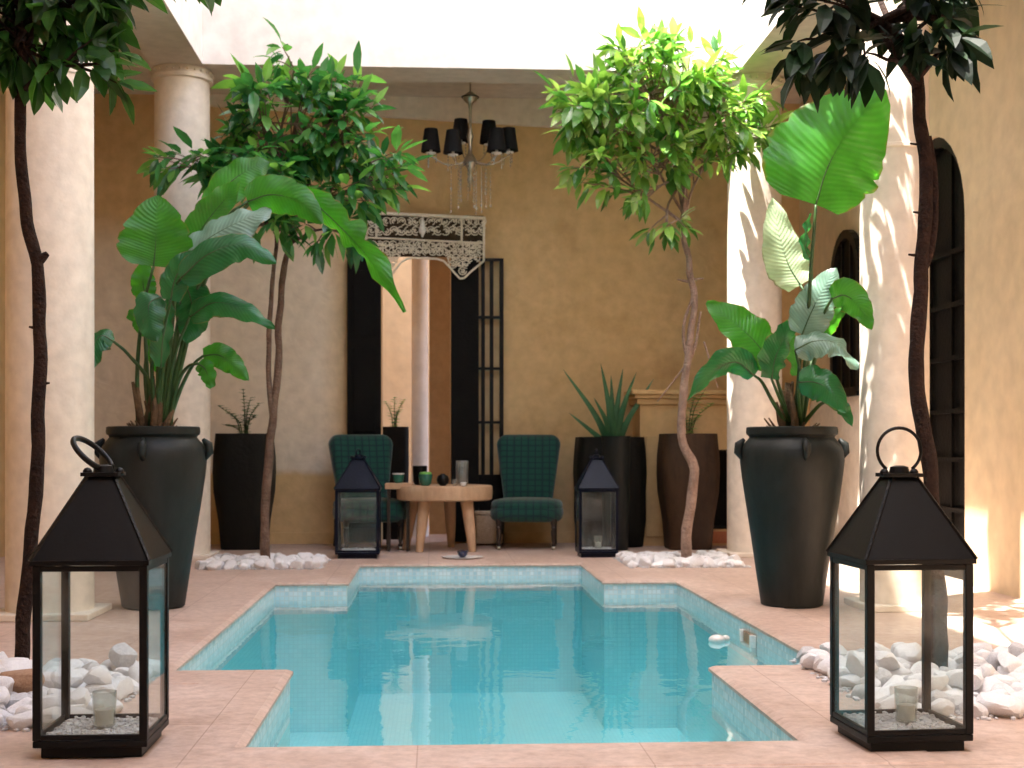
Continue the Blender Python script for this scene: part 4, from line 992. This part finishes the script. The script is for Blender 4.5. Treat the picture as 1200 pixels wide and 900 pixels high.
def table():
    y = 11.5; c = Vector((P(521, 640, y).x, y, 0)); t = thing('side_table', c, 'low round pale wood table with chunky tapered legs between the chairs', 'table')
    zt = .545; R = .40
    b = MB(); b.lathe([(R-.02, zt-.125), (R, zt-.115), (R+.004, zt-.06), (R, zt-.01), (R-.012, zt), (.02, zt+.001)], n=40, wob=.02); b.build('tabletop', M['wood'], t, smooth=45)
    for a, l in ((-128, 1), (-48, 1), (80, 1), (165, 1)):
        a = math.radians(a); d = Vector((math.cos(a), math.sin(a), 0))
        k = MB(); k.tube([d*.34, d*.31+Vector((0, 0, .2)), d*.27+Vector((0, 0, zt-.12))], [.030, .044, .052], 10); k.build('leg', M['wood'], t, smooth=45)
    return c, zt
TC, TZ = table()
def small(name, px, y, label, cat, parts, z=None):
    z = TZ+.001 if z is None else z
    t = thing(name, (P(px, 550, y).x, y, z), label, cat)
    for nm, prof, mat in parts:
        k = MB(); k.lathe(prof, n=20); k.build(nm, mat, t, smooth=45)
    return t
small('candle_bowl', 498.5, 11.28, 'dark bowl filled with lime green wax on the table', 'candle', [('bowl', [(.03, 0), (.05, .02), (.058, .07), (.060, .095), (.054, .095), (.05, .08)], M['greenglaze']), ('wax', [(.049, .082), (.052, .098), (.045, .112), (.01, .115)], M['limegreen'])])
small('candle_holder', 492, 11.58, 'tall black tumbler standing behind the green candle bowl', 'tumbler', [('cup', [(.04, 0), (.055, .02), (.062, .15), (.060, .16), (.054, .16), (.05, .05)], M['iron'])])
small('round_vase', 519, 11.25, 'small round black vase in the middle of the table', 'vase', [('body', [(.02, 0), (.045, .02), (.052, .05), (.042, .08), (.018, .095), (.016, .10), (.010, .10)], M['iron'])])
small('glass_jar', 541.5, 11.4, 'tall clear glass cylinder on the table', 'jar', [('glass', [(.045, 0), (.050, .005), (.052, .20), (.050, .205), (.047, .20), (.045, .012)], M['clearglass'])])
small('tea_glass', 533, 11.22, 'small clear tea glass next to the round black vase', 'glass', [('glass', [(.018, 0), (.02, .004), (.025, .055), (.023, .055), (.019, .008)], M['clearglass'])])
small('sugar_dish', 543, 11.14, 'tiny white dish near the front edge of the table', 'dish', [('dish', [(.014, 0), (.022, .012), (.026, .03), (.022, .032), (.016, .014)], M['whiteglaze'])])
small('drinking_cup', 467, 11.42, 'green cup with a pale rim at the left end of the table', 'cup', [('cup', [(.028, 0), (.042, .02), (.048, .07), (.044, .07), (.038, .02)], M['greenglaze']), ('rim', [(.044, .0705), (.050, .073), (.050, .082), (.043, .082)], M['whiteglaze'])], z=TZ+.02)
# small rack table at the left end that carries the cup
st = thing('stool', (P(467, 640, 11.45).x, 11.45, 0), 'small rough wooden stool tucked against the left end of the table', 'stool')
k = MB(); k.box(-.11, .11, -.11, .11, TZ-.03, TZ+.019); k.build('seat', M['wood'], st, bevel=.006)
for sx in (-.08, .08):
    for sy in (-.08, .08):
        k = MB(); k.bar((sx, sy, 0), (sx, sy, TZ-.031), .025, .025); k.build('leg', M['wooddark'], st)
small('saucer', 542, 10.62, 'flat white saucer lying on the floor at the far pool edge', 'saucer', [('plate', [(.10, 0), (.16, .008), (.162, .012), (.10, .006), (.01, .005)], M['whiteglaze'])], z=.001)
small('ink_bowl', 542, 10.62, 'dark blue little bowl sitting on the white saucer', 'bowl', [('bowl', [(.02, 0), (.038, .02), (.042, .045), (.036, .05), (.02, .052)], M['darkblue'])], z=.009)
bk = thing('pale_box', (P(573, 625, 12.0).x, 12.03, 0), 'pale box on the floor under the right end of the table', 'box')  # plain pale block on the floor by the table leg
k = MB(); k.box(-.12, .12, -.10, .10, .02, .27); k.build('body', M['straw'], bk, bevel=.01)
k = MB(); k.box(-.125, .125, -.105, .105, .271, .30); k.build('lid', M['straw'], bk, bevel=.008)

# ------------------------------------------------------------------ chandelier
def chandelier():
    y = 11.45; top = P(551, 96, y); c = Vector((top.x, y, P(551, 195, y).z))
    t = thing('chandelier', (top.x, y, ZC), 'crystal chandelier with six black shades hanging from the gallery ceiling', 'chandelier'); o = t.location
    m = y/1600; zc = lambda py: P(551, py, y).z
    k = MB(); k.lathe([(.05, ZC-.001), (.045, ZC-.03), (.012, ZC-.05)], (c.x, y, 0), 20); k.build('ceiling_rose', M['brass'], t, origin=o, smooth=45)
    k = MB(); k.tube([(c.x, y, ZC-.05), (c.x, y, zc(112))], .006, 8); k.lathe([(.02, zc(108)), (.065, zc(113)), (.055, zc(118)), (.02, zc(122)), (.012, zc(128)), (.012, zc(150)), (.03, zc(160)), (.015, zc(170)), (.02, zc(180)), (.05, zc(186)), (.06, zc(191)), (.03, zc(197)), (.012, zc(203)), (.028, zc(211)), (.012, zc(217)), (.005, zc(224))], (c.x, y, 0), 20)
    k.build('stem', M['brass'], t, origin=o, smooth=45)
    # crown ring with small scrolls
    k = MB(); R = .07
    k.tube([(c.x+R*math.cos(a*.3), y+R*math.sin(a*.3), zc(114)) for a in range(22)], .006, 6); k.build('crown_ring', M['iron'], t, origin=o, smooth=True)
    lamp = [(505, 176, -.05), (531, 178, -.22), (540, 164, .22), (573, 166, .2), (582, 176, -.2), (596, 175, -.02)]
    for i, (px, py, dy) in enumerate(lamp):
        e = P(px, py+4, y+dy); h = Vector((c.x, y, zc(188)))
        a = MB(); mid = h.lerp(e, .55)+Vector((0, 0, -.07)); a.tube(catmull([h, mid, e+Vector((0, 0, -.02)), e], 5), .0065, 6); ao = a.build('arm', M['crystal'], t, origin=o, smooth=True)
        d = MB(); d.lathe([(.008, -.012), (.042, .0), (.045, .006), (.012, .004), (.012, .05), (.009, .052)], e, 14); d.build('candle_cup', M['whiteglaze'], ao, origin=o, smooth=45)
        s = MB(); s.lathe([(.083, .015), (.055, .205), (.053, .205), (.081, .015)], e, 24); s.f = s.f[:-2]; s.build('lamp_shade', M['blackfabric'], ao, origin=o, smooth=45)
        for q in range(3):
            b = MB(); an = q*2.1+i
            st_ = e+Vector((.042*math.cos(an), .042*math.sin(an), -.002)); z = 0
            for n_ in range(3+(q+i) % 3): b.sphere(st_+Vector((0, 0, -z-.012)), .0075, 5, 4, (1, 1, 1.5)); z += .026
            b.build('crystal_strand', M['crystal'], ao, origin=o)
    r_ = random.Random(3)
    for q in range(18):
        b = MB(); an = q*2*math.pi/18; R = .10 if q % 2 else .17
        st_ = Vector((c.x+R*math.cos(an), y+R*math.sin(an), zc(196)+r_.uniform(-.03, .03))); z = 0; L_ = r_.uniform(.22, .40)
        b.tube([st_, st_+Vector((0, 0, -L_))], .0015, 4)
        while z < L_: b.sphere(st_+Vector((0, 0, -z)), .006+.004*(z > L_-.03), 5, 4, (1, 1, 1.5)); z += .034
        b.build('crystal_strand', M['crystal'], t, origin=o)
chandelier()

# ------------------------------------------------------------------ white stones
def stone_mesh(seed, mat):
    r_ = random.Random(seed); bm = bmesh.new(); bmesh.ops.create_icosphere(bm, subdivisions=3, radius=1)
    sc = Vector((1, r_.uniform(.65, .9), r_.uniform(.5, .72))); off = Vector((seed*3.1, seed*1.7, 0))
    planes = []
    for k in range(9):
        n = Vector((r_.gauss(0, 1), r_.gauss(0, 1), r_.gauss(0, 1))).normalized(); planes.append((n, r_.uniform(.52, .80)))
    for v in bm.verts:
        p = v.co.normalized()*(1+.12*noise.noise(v.co*1.4+off))
        for n, d in planes:
            e = p.dot(n)-d
            if e > 0: p -= n*e*.94
        p *= 1+.03*noise.noise(p*6+off)
        v.co = Vector((p.x*sc.x, p.y*sc.y, p.z*sc.z))*1.15
    me = bpy.data.meshes.new('white_stone'); bm.to_mesh(me); bm.free(); me.polygons.foreach_set('use_smooth', [True]*len(me.polygons)); me.set_sharp_from_angle(angle=math.radians(24)); me.materials.append(mat)
    return me
SM = [stone_mesh(i, M['stone']) for i in range(7)]+[stone_mesh(8, M['stonegrey'])]
SB = stone_mesh(12, M['stonebrown'])
ALLST = []
def bed(x0, x1, y0, y1, s0, s1, label, gl, group, seed, inpoly=None, step=.85, rows=2, trunk=None):
    r_ = random.Random(seed); g = MB()
    n = 0; items = []
    for layer in range(rows):
        st = (s0+s1)*step; y = y0+st*.5+(layer*st*.5); 
        mgn = layer*st*.9
        y += mgn*.5
        while y < y1-st*.3-mgn*.5:
            x = x0+st*.5+r_.random()*st*.4+mgn*.5
            while x < x1-st*.3-mgn*.5:
                px_, py_ = x+r_.uniform(-.2, .2)*st, y+r_.uniform(-.25, .25)*st
                dp = px_*FV.x+py_*FV.y; u = 600+FPX*(px_*RV.x+py_*RV.y)/dp
                if layer and (r_.random() > .15 or py_ > 8): x += st; continue
                if -35 < u < 1235 and (trunk is None or (Vector((px_, py_))-Vector(trunk)).length > .075):
                    s = r_.uniform(s0, s1); items.append((px_, py_, s*.42+layer*s*.8, s))
                x += st*r_.uniform(.9, 1.2)
            y += st*.92
    for (x, y, z, s) in items:
        ALLST.append((s/y, r_.choice(SM), (x, y, z), s*r_.uniform(.95, 1.05), (r_.uniform(-.5, .5), r_.uniform(-.5, .5), r_.random()*6.3), label, group))
    # fine chippings below
    for k in range(1400):
        x = r_.uniform(x0, x1); y = r_.uniform(y0-.02, y1)
        if inpoly is None or inpoly(x, y): g.sphere((x, y, .004), r_.uniform(.006, .014), 5, 3, (1, 1, .6))
    g.build('gravel', M['stonegrey'], label=gl, cat='gravel', kind='stuff')
    return len(items)
def bedpoly(pts):
    def f(x, y):
        ins = False; n = len(pts)
        for i in range(n):
            (xa, ya), (xb, yb) = pts[i], pts[(i+1) % n]
            if (ya > y) != (yb > y) and x < (xb-xa)*(y-ya)/(yb-ya)+xa: ins = not ins
        return ins
    return f
c1 = bed(-1.98, -1.03, 4.22, 5.30, .040, .066, 'white rounded stone in the heap around the near left trunk', 'pale chippings under the stones at the near left trunk', 'white stones round the near left tree', 1, trunk=(P(26, 802, NY).x, NY))
c2_ = bed(1.42, 2.45, 4.22, 5.45, .040, .070, 'white rounded stone in the heap around the near right trunk', 'pale chippings under the stones at the near right trunk', 'white stones round the near right tree', 2, trunk=(P(1102, 800, NY).x, NY))
c3_ = bed(-1.68, -.80, 9.70, 10.55, .040, .062, 'white pebble in the mound around the far left tree', 'chippings under the mound at the far left tree', 'white pebbles round the far left tree', 3, trunk=(P(311, 655, TY).x, TY))
c4_ = bed(1.38, 2.26, 9.68, 10.55, .040, .062, 'white pebble in the mound around the far right tree', 'chippings under the mound at the far right tree', 'white pebbles round the far right tree', 4, trunk=(P(804, 655, TY).x, TY))
ALLST.sort(key=lambda a: -a[0]); rest = MB()
for k_, (_, me, loc, s, rot, lab, grp) in enumerate(ALLST):
    if k_ < 292:
        o = bpy.data.objects.new('white_stone', me); col.objects.link(o)
        o.location = loc; o.scale = (s, s, s); o.rotation_euler = rot; tag(o, lab, 'stone', grp)
    else:
        mt_ = Matrix.Translation(loc) @ Matrix.Rotation(rot[2], 4, 'Z') @ Matrix.Rotation(rot[0], 4, 'X') @ Matrix.Scale(s, 4)
        rest.add([mt_ @ v.co for v in me.vertices], [tuple(p.vertices) for p in me.polygons])
if rest.v: rest.build('white_pebbles', M['stone'], label='small white pebbles filling the mounds at the two far trees', cat='pebbles', kind='stuff', smooth=24)
print('STONES', c1, c2_, c3_, c4_)
o = bpy.data.objects.new('tan_stone', SB); col.objects.link(o); p = G(24, 812, .06); o.location = (p.x, 4.62, .085); o.location.x = P(22, 812, 4.62).x; o.scale = (.085, .06, .07)
tag(o, 'single tan brown stone among the white ones left of the near left lantern', 'stone')

# pool fittings
fp = G(860, 748, WZ); f_ = thing('pool_skimmer', (PX1-.001, fp.y, -.09), 'pale skimmer mouth set in the right wall of the pool', 'skimmer')
k = MB(); k.box(-.03, 0, -.13, .13, -.07, -.03); k.box(-.03, 0, -.13, -.10, -.029, .035); k.box(-.03, 0, .10, .13, -.029, .035); k.build('frame', M['whiteglaze'], f_, bevel=.004)
k = MB(); k.box(-.012, -.002, -.099, .099, -.029, .03); k.build('flap', M['stonebrown'], f_)
ft = thing('floating_thermometer', (G(866, 750, WZ).x-.12, G(866, 750, WZ).y-.05, WZ+.01), 'small pale float bobbing by the right pool wall', 'float')
k = MB(); k.sphere((0, 0, 0), .035, 14, 8, (1.2, 1, .7)); k.sphere((.05, .03, .0), .022, 10, 6, (1, 1, .8)); k.build('body', M['whiteglaze'], ft, smooth=True)

# ------------------------------------------------------------------ light, sky, camera
w_ = bpy.data.worlds.new('World'); scene.world = w_; w_.use_nodes = True
nt = w_.node_tree; bg = nt.nodes['Background']; sky = nt.nodes.new('ShaderNodeTexSky'); sky.sky_type = 'NISHITA'; sky.sun_disc = False
trav = Vector((1/3.5, .20, -1)).normalized()
SUN_EL = math.asin(-trav.z); to_sun = -trav; AZ = math.atan2(to_sun.x, to_sun.y)
sky.sun_elevation = SUN_EL; sky.sun_rotation = AZ; sky.air_density = 1.0; sky.dust_density = 3.0; sky.ozone_density = .6
nt.links.new(sky.outputs[0], bg.inputs[0]); bg.inputs[1].default_value = .15
sl = bpy.data.lights.new('sun', 'SUN'); sl.energy = 3.5; sl.angle = math.radians(.53); sl.color = (1, .94, .85)
so = bpy.data.objects.new('sun', sl); col.objects.link(so); so.rotation_euler = trav.to_track_quat('-Z', 'Y').to_euler(); so.location = (-3, -2, 14)
cam = bpy.data.cameras.new('camera'); co = bpy.data.objects.new('camera', cam); col.objects.link(co); scene.camera = co
cam.lens = 48; cam.sensor_width = 36; cam.shift_y = 75/1200; cam.clip_end = 200; cam.clip_start = .05
co.location = (0, 0, H); co.rotation_euler = (math.pi/2, 0, -YAW)
cam.dof.use_dof = True; cam.dof.focus_distance = 4.6; cam.dof.aperture_fstop = 6.3
scene.view_settings.view_transform = 'Standard'; scene.view_settings.look = 'None'; scene.view_settings.gamma = 1
scene.view_settings.exposure = 3.0
scene.cycles.use_denoising = True
scene.cycles.max_bounces = 10; scene.cycles.diffuse_bounces = 6; scene.cycles.glossy_bounces = 4; scene.cycles.transparent_max_bounces = 16; scene.cycles.transmission_bounces = 6
scene.cycles.caustics_reflective = False; scene.cycles.caustics_refractive = False
scene.cycles.sample_clamp_indirect = 8
